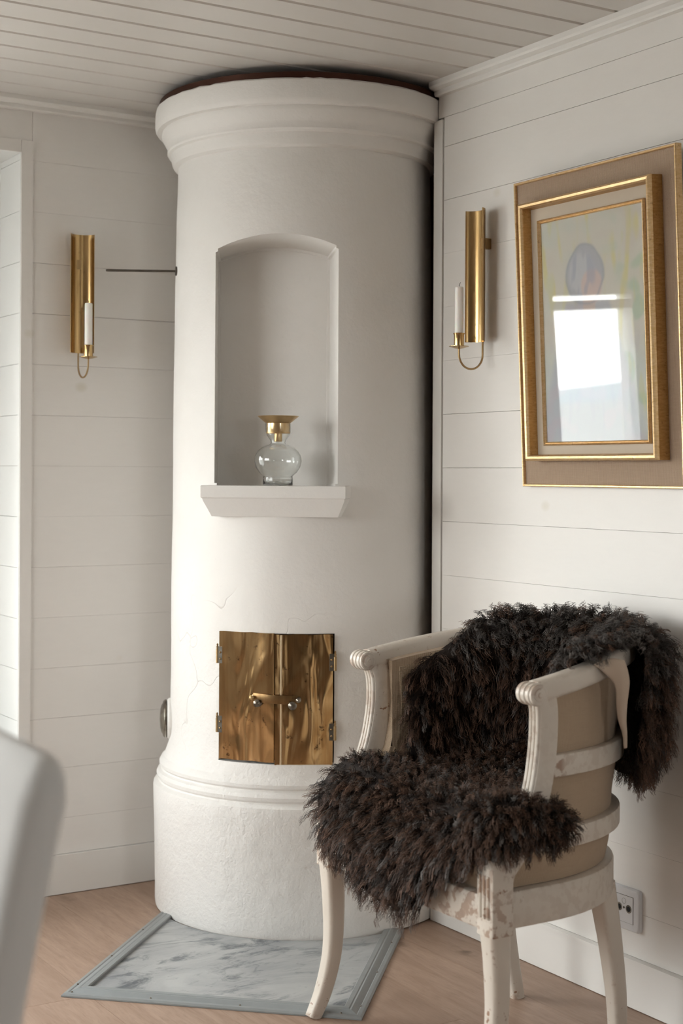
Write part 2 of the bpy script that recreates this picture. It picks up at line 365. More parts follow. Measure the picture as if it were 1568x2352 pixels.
# wall_right: panelling ends beside the stove
wr = struct(empty('wall_right'))
corebox(wr, X1+.018, 2.95, Y0-.3, 3.470, -.05, 2.42)
for i, (a, b) in enumerate(zip(ZL, ZL[1:])):
    g = gapw(i+3)
    yend = 3.425 if a < 2.2 else 3.445
    if a < 2.25 < b:
        box('board', M['wall'], X1, X1+.018, Y0, 3.425, a+g, 2.258, wr, bevel=.0004)
        box('board', M['wall'], X1, X1+.018, Y0, 3.452, 2.259, b-g, wr, bevel=.0004)
    else: box('board', M['wall'], X1, X1+.018, Y0, yend, a+g, b-g, wr, bevel=.0004)
tr1 = struct(box('trim_1', M['trim'], X1-.004, X1+.018, 3.428, 3.468, .118, 2.253, bevel=.0015))
# masonry recess round the stove
rec = struct(empty('wall_recess'))
corebox(rec, 2.09, 2.95, 4.32, 4.60, -.05, 2.42, mat=M['recess_brick'])
corebox(rec, 2.75, 2.95, 3.47, 4.32, -.05, 2.42, mat=M['recess_brick'])
# hidden walls with windows
wb = struct(empty('wall_back')); wf = struct(empty('wall_front'))
def wall_with_windows(parent, horiz, c0, c1, a0, a1, wins, zt=2.42):
    """horiz: 'x' = wall plane at x, runs in y ; wins: (lo, hi, z0, z1)"""
    cur = a0
    def pb(lo, hi, z0, z1):
        if hi-lo < 1e-4: return
        if horiz == 'x': box('wall_core', core, c0, c1, lo, hi, z0, z1, parent)
        else: box('wall_core', core, lo, hi, c0, c1, z0, z1, parent)
    for lo, hi, z0, z1 in wins:
        pb(cur, lo, -.05, zt); pb(lo, hi, -.05, z0); pb(lo, hi, z1, zt); cur = hi
    pb(cur, a1, -.05, zt)
wall_with_windows(wb, 'x', X0-.25, X0, Y0-.3, 4.258, [(2.5, 4.1, .93, 2.19)])
wall_with_windows(wf, 'y', Y0-.25, Y0, X0, 2.488, [(.4, 1.4, .75, 2.05)])
# ceiling
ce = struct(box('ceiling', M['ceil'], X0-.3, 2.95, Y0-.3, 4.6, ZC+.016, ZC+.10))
y = 3.974 + .118*2
prof = [(-.0585, 0), (.0585, 0)]
while y > Y0 - .2:
    xb = 2.76 if y > 3.36 else 2.49
    bm = bmesh.new()
    sec = [(-.0582, .018), (-.0582, .0065), (-.0515, 0), (.0515, 0), (.0582, .0065), (.0582, .018)]
    va = [bm.verts.new((X0-.1, y - .059 + a, ZC + b)) for a, b in sec]; vb = [bm.verts.new((xb, y - .059 + a, ZC + b)) for a, b in sec]
    for k in range(6): bm.faces.new((va[k], va[(k+1) % 6], vb[(k+1) % 6], vb[k]))
    bm.faces.new(va[::-1]); bm.faces.new(vb)
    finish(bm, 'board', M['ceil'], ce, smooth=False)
    y -= .118
# crown mouldings
def crown(name, horizontal, a, b):
    bm = bmesh.new()
    sec = [(0, 0), (.018, 0), (.021, .004), (.021, .014), (.036, .019), (.040, .024), (.040, .037), (0, .037)]   # (out from wall, up from 2.318)
    def P(t, o_, u): return (t, Y1 - o_, 2.318+u) if horizontal == 'x' else (X1 - o_, t, 2.318+u)
    va = [bm.verts.new(P(a, *s)) for s in sec]; vb = [bm.verts.new(P(b, *s)) for s in sec]
    for k in range(len(sec)): bm.faces.new((va[k], va[(k+1) % len(sec)], vb[(k+1) % len(sec)], vb[k]))
    bm.faces.new(va[::-1]); bm.faces.new(vb)
    return struct(finish(bm, name, M['trim'], smooth=False))
crown('trim_2', 'x', X0, 2.07); crown('trim_3', 'y', Y0, 3.445)
# baseboards
bm = bmesh.new(); bx(bm, X0, 2.085, Y1-.013, Y1+.018, .002, .117)
struct(finish(bm, 'baseboard_left', M['trim'], bevel=.004))
bm = bmesh.new(); bx(bm, X1-.013, X1+.018, Y0, 3.455, .002, .108)
struct(finish(bm, 'baseboard_right', M['trim'], bevel=.003))
bm = bmesh.new(); bx(bm, X1-.018, X1, Y0, 3.452, .109, .118)
struct(finish(bm, 'trim_4', M['trim'], bevel=.002))

# windows -------------------------------------------------------------
def window(name, origin, rotz, W, z0, z1, panes, transom=None, frame=.05, side=0.0):
    """local x along the wall, y outwards, panes = list of glass (x0,x1); origin at local x=0,z=0 on glass plane"""
    root = struct(empty(name, origin, (0, 0, rotz)))
    box('frame_stile', M['sash'], -.0, side+frame, -.05, .05, z0, z1, root, bevel=.003)
    box('frame_stile', M['sash'], W-side-frame if side == 0 else W-frame, W, -.05, .05, z0, z1, root, bevel=.003)
    box('frame_rail', M['sash'], 0, W, -.049, .049, z1-frame, z1, root, bevel=.003)
    box('frame_rail', M['sash'], 0, W, -.049, .049, z0, z0+frame, root, bevel=.003)
    xs = sorted(panes)
    for (a0, a1), (b0, b1) in zip(xs, xs[1:]):
        box('mullion', M['sash'], a1-.002, b0+.002, -.045, .045, z0+.03, z1-.03, root, bevel=.003)
    if transom: box('transom', M['sash'], .02, W-.02, -.042, .042, transom[0], transom[1], root, bevel=.003)
    for a, b in xs: box('glass_pane', M['pane'], a-.01, b+.01, -.002, .002, z0+frame-.005, z1-frame+.005, root)
    return root
# window_1: local x runs towards +x ; W from W1[0] to W1[1]
w1 = window('window_1', (W1[0], 4.47, 0), 0, W1[1]-W1[0], W1[2], W1[3], [(.08, .50), (.58, .96), (1.07, 1.475)], transom=(1.766, 1.800), side=0)
box('head_panel', M['sash'], .03, 1.50, -.044, .044, 1.822, W1[3]-.02, w1, bevel=.002)
box('frame_panel', M['sash'], 1.475, W1[1]-W1[0]-.01, -.046, .046, W1[2]+.01, W1[3]-.01, w1, bevel=.002)
for i, (a, b) in enumerate(zip([W1[2]]+ZL[2:], ZL[2:]+[W1[3]])):
    if b-a < .01: continue
    box('jamb_board', M['sash'], W1[1], W1[1]+.018, Y1+.001, 4.425, max(a, W1[2])+.0006, min(b, W1[3])-.0006, w1, bevel=.0006).matrix_parent_inverse = Matrix.Translation((-W1[0], -4.47, 0))
    if b >= W1[3]: break
for nm, a in (('soffit', (W1[0], W1[1]+.018, Y1, 4.425, W1[3], W1[3]+.018)), ('sill', (W1[0]-.03, W1[1]+.018, Y1-.03, 4.425, W1[2]-.018, W1[2])), ('jamb_panel', (W1[0]-.005, W1[0]+.012, Y1+.001, 4.425, W1[2], W1[3]))):
    box(nm, M['sash'], *a, w1, bevel=.001).matrix_parent_inverse = Matrix.Translation((-W1[0], -4.47, 0))
# casing round window_1
box('casing', M['wall'], W1[1]+.0012, W1[1]+.036, Y1-.004, Y1+.018, W1[2]-.018, 2.232, w1, bevel=.0015).matrix_parent_inverse = Matrix.Translation((-W1[0], -4.47, 0))
box('casing', M['wall'], W1[0]-.04, W1[1]+.0, Y1-.004, Y1+.018, W1[3]+.0005, 2.232, w1, bevel=.0015).matrix_parent_inverse = Matrix.Translation((-W1[0], -4.47, 0))
window('window_2', (X0-.12, 2.5, 0), PI/2, 1.6, .93, 2.19, [(.06, .52), (.57, 1.03), (1.08, 1.54)], transom=(1.66, 1.70))
window('window_3', (.4, Y0-.12, 0), 0, 1.0, .75, 2.05, [(.06, .47), (.53, .94)], transom=(1.60, 1.64))
# landscape outside
bm = bmesh.new(); bx(bm, -900, 900, -900, 900, -4.2, -4.0); tag(finish(bm, 'ground', M['bounce_ground'], smooth=False), kind='structure')
bm = bmesh.new(); nseg = 90; rows = []
for k in range(nseg+1):
    a = math.radians(-10 + 220*k/nseg); hh = 10 + 9*math.sin(k*.31) + 4*math.sin(k*.83+1) + 2*math.sin(k*2.1)
    rows.append([bm.verts.new((r*math.cos(a), r*math.sin(a), z_)) for r, z_ in ((430, -4), (520, hh*.55), (620, hh), (760, hh*.6), (860, -4))])
for a, b in zip(rows, rows[1:]):
    for i in range(4): bm.faces.new((a[i], a[i+1], b[i+1], b[i]))
tag(finish(bm, 'hills', M['hill']), kind='structure')

# ------------------------------------------------------------------ masonry stove
stove = empty('masonry_stove', (SX, SY, 0)); FN = math.atan2(-.744, -.668)     # direction its front faces
tag(stove, 'tall round white plastered masonry stove in the corner with niche and brass doors', 'stove')
prof = [(.418, .0), (.428, .004), (.430, .02), (.432, .15), (.436, .345), (.434, .356), (.428, .361), (.421, .364), (.419, .368), (.424, .374), (.4255, .383), (.421, .392), (.413, .397), (.411, .401),
        (.4165, .407), (.417, .416), (.412, .426), (.404, .433), (.400, .442), (.395, .456), (.390, .472), (.3865, .50), (.386, .60), (.385, .95), (.384, 1.2), (.382, 1.5), (.379, 1.8), (.376, 2.0), (.3725, 2.10), (.3715, 2.146),
        (.379, 2.1485), (.385, 2.152), (.388, 2.158), (.390, 2.168), (.393, 2.183), (.4005, 2.187), (.4035, 2.192), (.4025, 2.204), (.405, 2.212), (.411, 2.222), (.4185, 2.236), (.4195, 2.243), (.4185, 2.250),
        (.4330, 2.2515), (.4375, 2.258), (.4395, 2.266), (.4395, 2.300), (.437, 2.314), (.430, 2.319)]
def refine(p, dz=.03):
    out = [p[0]]
    for a, b in zip(p, p[1:]):
        k = max(1, int(abs(b[1]-a[1])/dz)); out += [(a[0]+(b[0]-a[0])*i/k, a[1]+(b[1]-a[1])*i/k) for i in range(1, k+1)]
    return out
bm = bmesh.new(); lathe(bm, refine(prof), 144)
from mathutils import noise as mn
for v_ in bm.verts:      # hand-troweled unevenness
    r = math.hypot(v_.co.x, v_.co.y)
    if r > .1:
        d = mn.noise(Vector((v_.co.x*5, v_.co.y*5, v_.co.z*3)))*.0022 + mn.noise(Vector((v_.co.x*22, v_.co.y*22, v_.co.z*22)))*(.0010 if v_.co.z < .95 else .0004)
        v_.co.x *= (1+d/r); v_.co.y *= (1+d/r)
        if v_.co.z > 2.31: v_.co.z += mn.noise(Vector((v_.co.x*40, v_.co.y*40, 0)))*.003
body = finish(bm, 'stove_body', M['plaster'], stove, angle=40)
# cutters: niche (arched) and fire-door opening, in the front frame
def frontm(): return Matrix.Rotation(FN + PI/2, 4, 'Z')     # local -y = front normal, local +x = to the right seen from the front
NZ0, NZS, NZT, NW, ND = 1.222, 1.893, 1.924, .174, .19
bm = bmesh.new()
arch = [(-NW, NZ0), (NW, NZ0)] + [(NW*math.cos(t), 0) for t in ()]
k = 16
for i in range(k+1):
    x_ = NW - 2*NW*i/k; R_ = (NW**2 + (NZT-NZS)**2)/(2*(NZT-NZS)); arch.append((x_, NZT - R_ + math.sqrt(R_*R_ - x_*x_)))
def skew(x_, y_):      # the recess runs back at a slant, a little narrower at its rear
    d = y_ + .355; return -.004 + x_ - d*(.275 + .075*x_/NW)
fa = [bm.verts.new((skew(x_, -.6), -.6, z_)) for x_, z_ in arch]; fb = [bm.verts.new((skew(x_, -ND), -ND, z_ if z_ < 1.3 else z_-.026)) for x_, z_ in arch]
for i in range(len(arch)): j = (i+1) % len(arch); bm.faces.new((fa[i], fa[j], fb[j], fb[i]))
bm.faces.new(fa[::-1]); bm.faces.new(fb)
bmesh.ops.recalc_face_normals(bm, faces=bm.faces)
bmesh.ops.bevel(bm, geom=[e for e in bm.edges if e.calc_face_angle(0) > .9], offset=.007, segments=2, affect='EDGES')
DZ0, DZ1, DW = .4675, .8225, .161
bx(bm, -DW, DW, -.6, -.25, DZ0, DZ1)
bmesh.ops.transform(bm, matrix=frontm(), verts=bm.verts)
bmesh.ops.recalc_face_normals(bm, faces=bm.faces)
cm = bpy.data.meshes.new('cut'); bm.to_mesh(cm); bm.free(); co = bpy.data.objects.new('cut', cm); COL.objects.link(co); co.parent = stove
mo = body.modifiers.new('cut', 'BOOLEAN'); mo.object = co; mo.operation = 'DIFFERENCE'; mo.solver = 'EXACT'
bpy.context.view_layer.update()
me2 = bpy.data.meshes.new_from_object(body.evaluated_get(bpy.context.evaluated_depsgraph_get()))
body.modifiers.clear(); body.data = me2; bpy.data.objects.remove(co)
bm = bmesh.new(); bm.from_mesh(me2)
fmI = frontm().inverted()
ed = []
for e in bm.edges:
    if len(e.link_faces) == 2:
        e.smooth = e.calc_face_angle(0) < math.radians(24)
for f in bm.faces:
    f.smooth = True
bm.to_mesh(me2); bm.free(); me2.materials.clear(); me2.materials.append(M['plaster'])
body.name = 'stove_body'
FM = frontm()
def fpart(bm, name, mat, parent=None, **kw):
    bmesh.ops.transform(bm, matrix=FM, verts=bm.verts); return finish(bm, name, mat, parent or stove, **kw)
# black sheet behind the doors, the opening's darkness put into its colour
bm = bmesh.new(); bx(bm, -.17, .17, -.33, -.325, .455, .835); fpart(bm, 'dark_opening_sheet', M['black'], smooth=False)
# niche shelf
bm = bmesh.new()
def prism(bm, secs):
    """secs: list of (z, halfwidth, yfront); back at y=-.30"""
    rings = [[bm.verts.new(p) for p in ((-hw, yf, z_), (hw, yf, z_), (hw, -.31, z_), (-hw, -.31, z_))] for z_, hw, yf in secs]
    for a, b in zip(rings, rings[1:]):
        for i in range(4): bm.faces.new((a[i], a[(i+1) % 4], b[(i+1) % 4], b[i]))
    bm.faces.new(rings[0][::-1]); bm.faces.new(rings[-1])
prism(bm, [(1.139, .176, -.388), (1.140, .176, -.3885), (1.183, .196, -.407), (1.187, .1965, -.409), (1.189, .197, -.410), (1.1895, .199, -.413), (1.192, .200, -.4145), (1.222, .200, -.4145), (1.2235, .199, -.413)])
fpart(bm, 'niche_shelf', M['plaster'], bevel=.0025)
# copper fire collar above the crown
bm = bmesh.new(); lathe(bm, [(.36, 2.312), (.426, 2.314), (.4285, 2.336), (.4275, 2.336), (.40, 2.322), (.36, 2.322)], 96)
finish(bm, 'fire_collar', M['copper'], stove)
bm = bmesh.new(); lathe(bm, [(.33, 2.318), (.33, 2.356)], 64); finish(bm, 'stove_neck', M['black'], stove)  # its black stands for the dark gap below the ceiling
# brass doors, two leaves meeting at a shallow angle
LE, CE_, DT = (.158, -.3555), (.0, -.3885), .0035
def leaf(sign, z0, z1, off, name):
    a = Vector((sign*LE[0], LE[1]-off, 0)); b = Vector((sign*-.002 if sign < 0 else -.0, CE_[1]-off, 0))
    if sign < 0: b = Vector((.004, CE_[1]-off-.0005, 0))
    else: b = Vector((.004, CE_[1]-off, 0))
    d = (b-a).normalized(); nrm = Vector((-d.y, d.x, 0));  nrm = nrm if nrm.y < 0 else -nrm
    return a, b, d, nrm
ldoor = []
for sign, z0, z1, off in ((-1, .4735, .8235, .003), (1, .4665, .8205, .0)):
    a, b, d, nrm = leaf(sign, z0, z1, off, '')
    bm = bmesh.new(); nx = 10
    fr_ = []; bk = []
    for i in range(nx+1):
        p = a.lerp(b, i/nx) + nrm*(.0012*math.sin(PI*i/nx))
        fr_.append([bm.verts.new((p.x+nrm.x*DT, p.y+nrm.y*DT, z0+(z1-z0)*j/8 + (.001*math.sin(i*1.3) if j in (0, 8) else 0))) for j in range(9)])
        bk.append([bm.verts.new((p.x, p.y, z0+(z1-z0)*j/8)) for j in range(9)])
    for i in range(nx):
        for j in range(8):
            bm.faces.new((fr_[i][j], fr_[i+1][j], fr_[i+1][j+1], fr_[i][j+1])); bm.faces.new((bk[i][j], bk[i][j+1], bk[i+1][j+1], bk[i+1][j]))
        bm.faces.new((fr_[i][0], bk[i][0], bk[i+1][0], fr_[i+1][0])); bm.faces.new((fr_[i][8], fr_[i+1][8], bk[i+1][8], bk[i][8]))
    for j in range(8):
        bm.faces.new((fr_[0][j], fr_[0][j+1], bk[0][j+1], bk[0][j])); bm.faces.new((fr_[nx][j], bk[nx][j], bk[nx][j+1], fr_[nx][j+1]))
    door = fpart(bm, 'fire_door', M['brass_old'])
    ldoor.append((door, a, b, d, nrm))
    # hinges
    for hz in ((.755, .565) if sign < 0 else (.742, .553)):
        p = a - d*.006 + nrm*.002
        bm = bmesh.new(); lathe(bm, [(.0035, hz-.020), (.0042, hz-.019), (.0042, hz+.018), (.003, hz+.019), (.003, hz+.022), (.0038, hz+.025), (.002, hz+.028), (.003, hz+.031), (.001, hz+.034)], 14, origin=(p.x, p.y, 0))
        q = a + d*.004 + nrm*(DT+.0004)
        for dz in (-.008, .010):
            bmesh.ops.create_uvsphere(bm, u_segments=10, v_segments=6, radius=.0032, matrix=Matrix.Translation((q.x, q.y, hz+dz)))
        fpart(bm, 'hinge', M['brass_dull'], door)
        bm = bmesh.new(); q = a + d*.003 + nrm*(DT+.0001); sweep(bm, [(q.x, q.y, hz-.020), (q.x, q.y, hz+.026)], rrect(.0012, .013, .0004, 1), side=tuple(nrm)); fpart(bm, 'hinge_gap', M['iron'], door)  # dark strip added to draw the shadowy gaps beside the hinge
# raised astragal on the right leaf
dr, a, b, d, nrm = ldoor[1]
p = b - d*.017 + nrm*(DT)
bm = bmesh.new(); tube(bm, [(p.x, p.y, .468), (p.x, p.y, .819)], .0030, 10); fpart(bm, 'astragal', M['brass_light'], dr)
# latch bar and knobs
dl, a2, b2, d2, nrm2 = ldoor[0]
pl = b2 - d2*.060; pr = b - d*.062
bm = bmesh.new(); A = Vector((pl.x, pl.y, .648)) + nrm2*.0065; B = Vector((pr.x, pr.y, .643)) + nrm*.0055
sweep(bm, [A, Vector((.004-.018, CE_[1]-.0105, .6465)), Vector((.004+.012, CE_[1]-.0090, .6450)), B], rrect(.0025, .024, .001, 2)); fpart(bm, 'latch_bar', M['brass_dark'], dr)
def knob(bp, nr, z_, r, par, mat):
    bm = bmesh.new()
    lathe(bm, [(r*1.0, 0), (r*1.05, .002), (r*.6, .004), (r*.55, .010), (r*.9, .012), (r*1.0, .0145), (r*.8, .017), (r*.62, .018), (r*.6, .0195), (r*.3, .0215), (.0004, .022)], 24)
    rot = Vector((0, 0, 1)).rotation_difference(nr).to_matrix().to_4x4()
    bmesh.ops.transform(bm, matrix=Matrix.Translation((bp.x+nr.x*DT, bp.y+nr.y*DT, z_)) @ rot, verts=bm.verts)
    fpart(bm, 'knob', mat, par)
knob(pl + d2*.0, nrm2, .648, .0068, dl, M['brass_dish']); knob(pl + d2*.015, nrm2, .634, .0105, dl, M['nickel'])
knob(pr + d*-.002, nrm, .644, .0072, dr, M['nickel']); knob(pr + d*.014, nrm, .629, .0115, dr, M['nickel'])
# damper rod on the left flank
rt = Vector((math.cos(YAW), -math.sin(YAW), 0)); fw = Vector((math.sin(YAW), math.cos(YAW), 0))
def flank(ang, r, z_):      # ang measured from straight-left, towards the viewer
    d_ = -rt*math.cos(ang) - fw*math.sin(ang); return d_*r + Vector((0, 0, z_)), d_
p, d_ = flank(math.radians(14), .374, 1.843)
bm = bmesh.new(); e_ = p + Vector((-rt.x, -rt.y, 0))*.207 - fw*.02 + Vector((0, 0, -.001))
tube(bm, [p, p.lerp(e_, .3), p.lerp(e_, .6), p.lerp(e_, .97), e_], [.0032, .0034, .0034, .0037, .0030], 10)
finish(bm, 'damper_rod', M['iron'], stove)
bm = bmesh.new(); q = p + d_*.004; tube(bm, [q - d_*.004, q + d_*.004], .0135, 20); finish(bm, 'damper_plate', M['iron'], stove)
# round soot_door on the left flank
p, d_ = flank(math.radians(7), .386, .536)
bm = bmesh.new(); lathe(bm, [(.060, -.012), (.060, .004), (.056, .009), (.0555, .010)], 40)
rot = Vector((0, 0, 1)).rotation_difference(d_).to_matrix().to_4x4()
bmesh.ops.transform(bm, matrix=Matrix.Translation(p) @ rot, verts=bm.verts); sd = finish(bm, 'soot_door_collar', M['plaster'], stove)
bm = bmesh.new(); lathe(bm, [(.040, .006), (.052, .010), (.0555, .013), (.0555, .017), (.050, .022), (.044, .0235), (.040, .0265), (.028, .030), (.010, .0315), (.0004, .032)], 48)
bmesh.ops.transform(bm, matrix=Matrix.Translation(p) @ rot, verts=bm.verts); finish(bm, 'soot_door', M['nickel'], stove)

# ------------------------------------------------------------------ hearth plate
hA, hB = Vector((1.339, 3.404, 0)), Vector((1.871, 2.900, 0)); hC, hD = Vector((2.351, 3.426, 0)), Vector((1.835, 3.902, 0))
hearth = empty('hearth_plate', (0, 0, 0)); tag(hearth, 'grey veined marble hearth plate with grey moulded edging in front of the stove', 'hearth')
hearth.location = (1.605, 3.152, 0)
HO = Vector((1.605, 3.152, 0))
ax_ = (hB-hA).normalized(); bk_ = Vector((-ax_.y, ax_.x, 0))
def isect(p0, dvec, R):
    rel = p0 - Vector((SX, SY, 0)); bq = rel.dot(dvec); cq = rel.dot(rel) - R*R; return p0 + dvec*(-bq - math.sqrt(max(0, bq*bq-cq)))
Rb = .4345
li = hA + ax_*.040 + (hD-hA).normalized()*.0; ld = (hD-hA).normalized(); rd = (hC-hB).normalized()
pl0 = hA + ax_*.045 + ld*.045; pr0 = hB - ax_*.045 + rd*.045
pl1 = isect(pl0, ld, Rb); pr1 = isect(pr0, rd, Rb)
aL = math.atan2(pl1.y-SY, pl1.x-SX); aR = math.atan2(pr1.y-SY, pr1.x-SX)
if aL > aR: aL -= 2*PI
if aR - aL > PI: aL += 2*PI
poly = [pl0, pr0] + [Vector((SX+Rb*math.cos(aR+(aL-aR)*i/30), SY+Rb*math.sin(aR+(aL-aR)*i/30), 0)) for i in range(31)]
bm = bmesh.new(); va = [bm.verts.new(p - HO + Vector((0, 0, .0005))) for p in poly]; vb = [bm.verts.new(p - HO + Vector((0, 0, .006))) for p in poly]
bm.faces.new(va[::-1]); bm.faces.new(vb)
for i in range(len(poly)): j = (i+1) % len(poly); bm.faces.new((va[i], va[j], vb[j], vb[i]))
finish(bm, 'marble_slab', M['marble'], hearth, smooth=False)
msec = [(0, .0005), (0, .004), (.004, .008), (.012, .009), (.015, .0075), (.018, .0095), (.030, .0135), (.034, .0125), (.037, .014), (.048, .0145), (.050, .012), (.050, .0005)]
def edging(p0, p1, inward, m0, m1):
    d_ = (p1-p0).normalized(); bm = bmesh.new()
    a_ = [bm.verts.new(p0 - HO + inward*o_ + d_*(o_*m0) + Vector((0, 0, h_))) for o_, h_ in msec]
    b_ = [bm.verts.new(p1 - HO + inward*o_ - d_*(o_*m1) + Vector((0, 0, h_))) for o_, h_ in msec]
    for i in range(len(msec)): j = (i+1) % len(msec); bm.faces.new((a_[i], a_[j], b_[j], b_[i]))
    bm.faces.new(a_[::-1]); bm.faces.new(b_); o_ = finish(bm, 'edge_moulding', M['greywood'], hearth, angle=20)
    return o_
def nails(parent, p0, p1, inward, ts):
    for t in ts:
        q = p0.lerp(p1, t) + inward*.0135 - HO
        bm = bmesh.new(); bmesh.ops.create_uvsphere(bm, u_segments=10, v_segments=6, radius=.0028, matrix=Matrix.Translation((q.x, q.y, .0085)))
        finish(bm, 'nail', M['nickel'], parent)
inF = bk_; inL = Vector((ld.y, -ld.x, 0)); inR = Vector((-rd.y, rd.x, 0))
if inL.dot(ax_) < 0: inL = -inL
if inR.dot(ax_) > 0: inR = -inR
e1 = edging(hA, hB, inF, 1, 1); nails(e1, hA, hB, inF, (.03, .30, .60, .93))
lend = isect(hA + inL*.0, ld, .4345); rend = isect(hB, rd, .4345)
e2 = edging(hA, lend, inL, 1, .0); nails(e2, hA, lend, inL, (.10, .42, .75))
e3 = edging(hB, rend, inR, 1, .0); nails(e3, hB, rend, inR, (.10, .45, .8))

# ------------------------------------------------------------------ glass vase candle holder
vase = empty('glass_vase'); vd = FM @ Vector((.0, -.345, 0)); VX, VY = SX+vd.x, SY+vd.y
vase.location = (VX, VY, 1.2237); tag(vase, 'clear round glass vase with a brass dish standing in the stove niche', 'vase')
bm = bmesh.new()
outer = [(.0400, .0005), (.0408, .002), (.0405, .022), (.0395, .0245), (.0420, .0275), (.052, .036), (.0610, .050), (.0650, .066), (.0635, .081), (.056, .095), (.044, .105), (.030, .1105), (.0215, .1135), (.0195, .118), (.0215, .124), (.030, .136), (.0345, .146), (.0350, .156), (.0352, .170)]
inner = [(.0340, .170), (.0338, .156), (.0332, .147), (.0287, .1365), (.0202, .1245), (.0182, .118), (.0202, .1125), (.0297, .1092), (.0434, .1038), (.0550, .094), (.0622, .0805), (.0637, .066), (.0597, .0508), (.0507, .0370), (.0405, .0285), (.0380, .0245), (.0388, .022), (.0390, .006), (.0370, .0045), (.0008, .0042)]
lathe(bm, outer + inner, 64, cap=False)
lst = [v_ for v_ in bm.verts][:64]; bm.faces.new(lst[::-1]); lst = [v_ for v_ in bm.verts][-64:]; bm.faces.new(lst)
finish(bm, 'glass_body', M['glass'], vase, angle=60)
bm = bmesh.new(); lathe(bm, [(.0008, .1745), (.030, .1745), (.0325, .1750), (.0560, .1905), (.0570, .1900), (.0345, .1715), (.0330, .1705), (.0330, .1435), (.0325, .1425), (.0110, .1425), (.0110, .1215), (.0105, .1205), (.0008, .1205)], 56)
finish(bm, 'brass_dish', M['brass_dish'], vase)

# ------------------------------------------------------------------ wall sconces
def sconce(name, loc, rotz, label, cy=-.100):
    """wall at local y=0, room towards -y; z is world height"""
    r_ = empty(name, loc, (0, 0, rotz)); tag(r_, label, 'sconce', 'brass wall sconces')
    ZB, ZT, Rr = 1.612, 1.965, .0375
    # concave reflector: arc opening to the room
    bm = bmesh.new(); na = 28; A0 = math.radians(76); fr_, bk = [], []
    yc = -.062
    for i in range(na+1):
        t = -A0 + 2*A0*i/na
        for lst, R_ in ((fr_, Rr), (bk, Rr+.0012)):
            x_, y_ = R_*math.sin(t), yc + R_*math.cos(t)*.98
            lst.append([bm.verts.new((x_, y_, ZB + (ZT-ZB)*j/6)) for j in range(7)])
    for i in range(na):
        for j in range(6):
            bm.faces.new((fr_[i][j], fr_[i+1][j], fr_[i+1][j+1], fr_[i][j+1])); bm.faces.new((bk[i][j], bk[i][j+1], bk[i+1][j+1], bk[i+1][j]))
        bm.faces.new((fr_[i][0], bk[i][0], bk[i+1][0], fr_[i+1][0])); bm.faces.new((fr_[i][6], fr_[i+1][6], bk[i+1][6], bk[i][6]))
    for i in (0, na):
        for j in range(6): bm.faces.new((fr_[i][j], fr_[i][j+1], bk[i][j+1], bk[i][j]))
    pl_ = finish(bm, 'reflector', M['brass'], r_, angle=50)
    box('bracket', M['brass_dull'], -.008, .008, -.026, -.0005, 1.862, 1.890, r_, bevel=.002)
    # J-shaped arm
    y0, y1 = -.0215, cy; rr = (y0-y1)/2; yc2 = (y0+y1)/2; zc = 1.577
    pts = [(0, y0, 1.64), (0, y0, 1.61)] + [(0, yc2 + rr*math.cos(a), zc + rr*math.sin(a)) for a in [ -PI*k/16 for k in range(0, 17)]] + [(0, y1, 1.594)]
    bm = bmesh.new(); sweep(bm, pts, rrect(.0042, .0052, .0015, 2), side=(1, 0, 0)); finish(bm, 'arm', M['brass_dull'], r_)
    bm = bmesh.new()
    lathe(bm, [(.004, 1.590), (.012, 1.5915), (.0265, 1.5960), (.0265, 1.5970), (.0155, 1.5945), (.0135, 1.5960), (.0132, 1.626), (.0150, 1.6300), (.0155, 1.6315), (.0130, 1.6315), (.0120, 1.629), (.0118, 1.600), (.0005, 1.600)], 36, origin=(0, y1, 0))
    finish(bm, 'candle_cup', M['brass'], r_)
    return r_, y1
def candle(loc, label, lean=1, rotz=0):
    c_ = empty('candle', loc, (0, 0, rotz)); tag(c_, label, 'candle', 'white candles in the sconces')
    bm = bmesh.new(); lathe(bm, [(.0112, 0), (.0113, .002), (.0112, .1490), (.0108, .1525), (.0095, .1540), (.004, .1535), (.0004, .1535)], 32); finish(bm, 'wax', M['wax'], c_)
    bm = bmesh.new(); tube(bm, [(0, 0, .152), (0, 0, .158), (lean*.002, 0, .162), (lean*.006, 0, .1655)], [.0008, .0008, .0007, .0005], 6); finish(bm, 'wick', M['wick'], c_)
sconce('wall_sconce', (X1, 3.215, 0), -PI/2, 'curved brass wall sconce beside the gilt framed picture')
candle((X1-.100, 3.215, 1.6003), 'white candle in the brass sconce nearest the picture', 1, -PI/2)
sconce('wall_sconce', (1.703, Y1, 0), 0, 'curved brass wall sconce between the window and the stove')
candle((1.703, Y1-.100, 1.6003), 'white candle in the brass sconce left of the stove', -1)

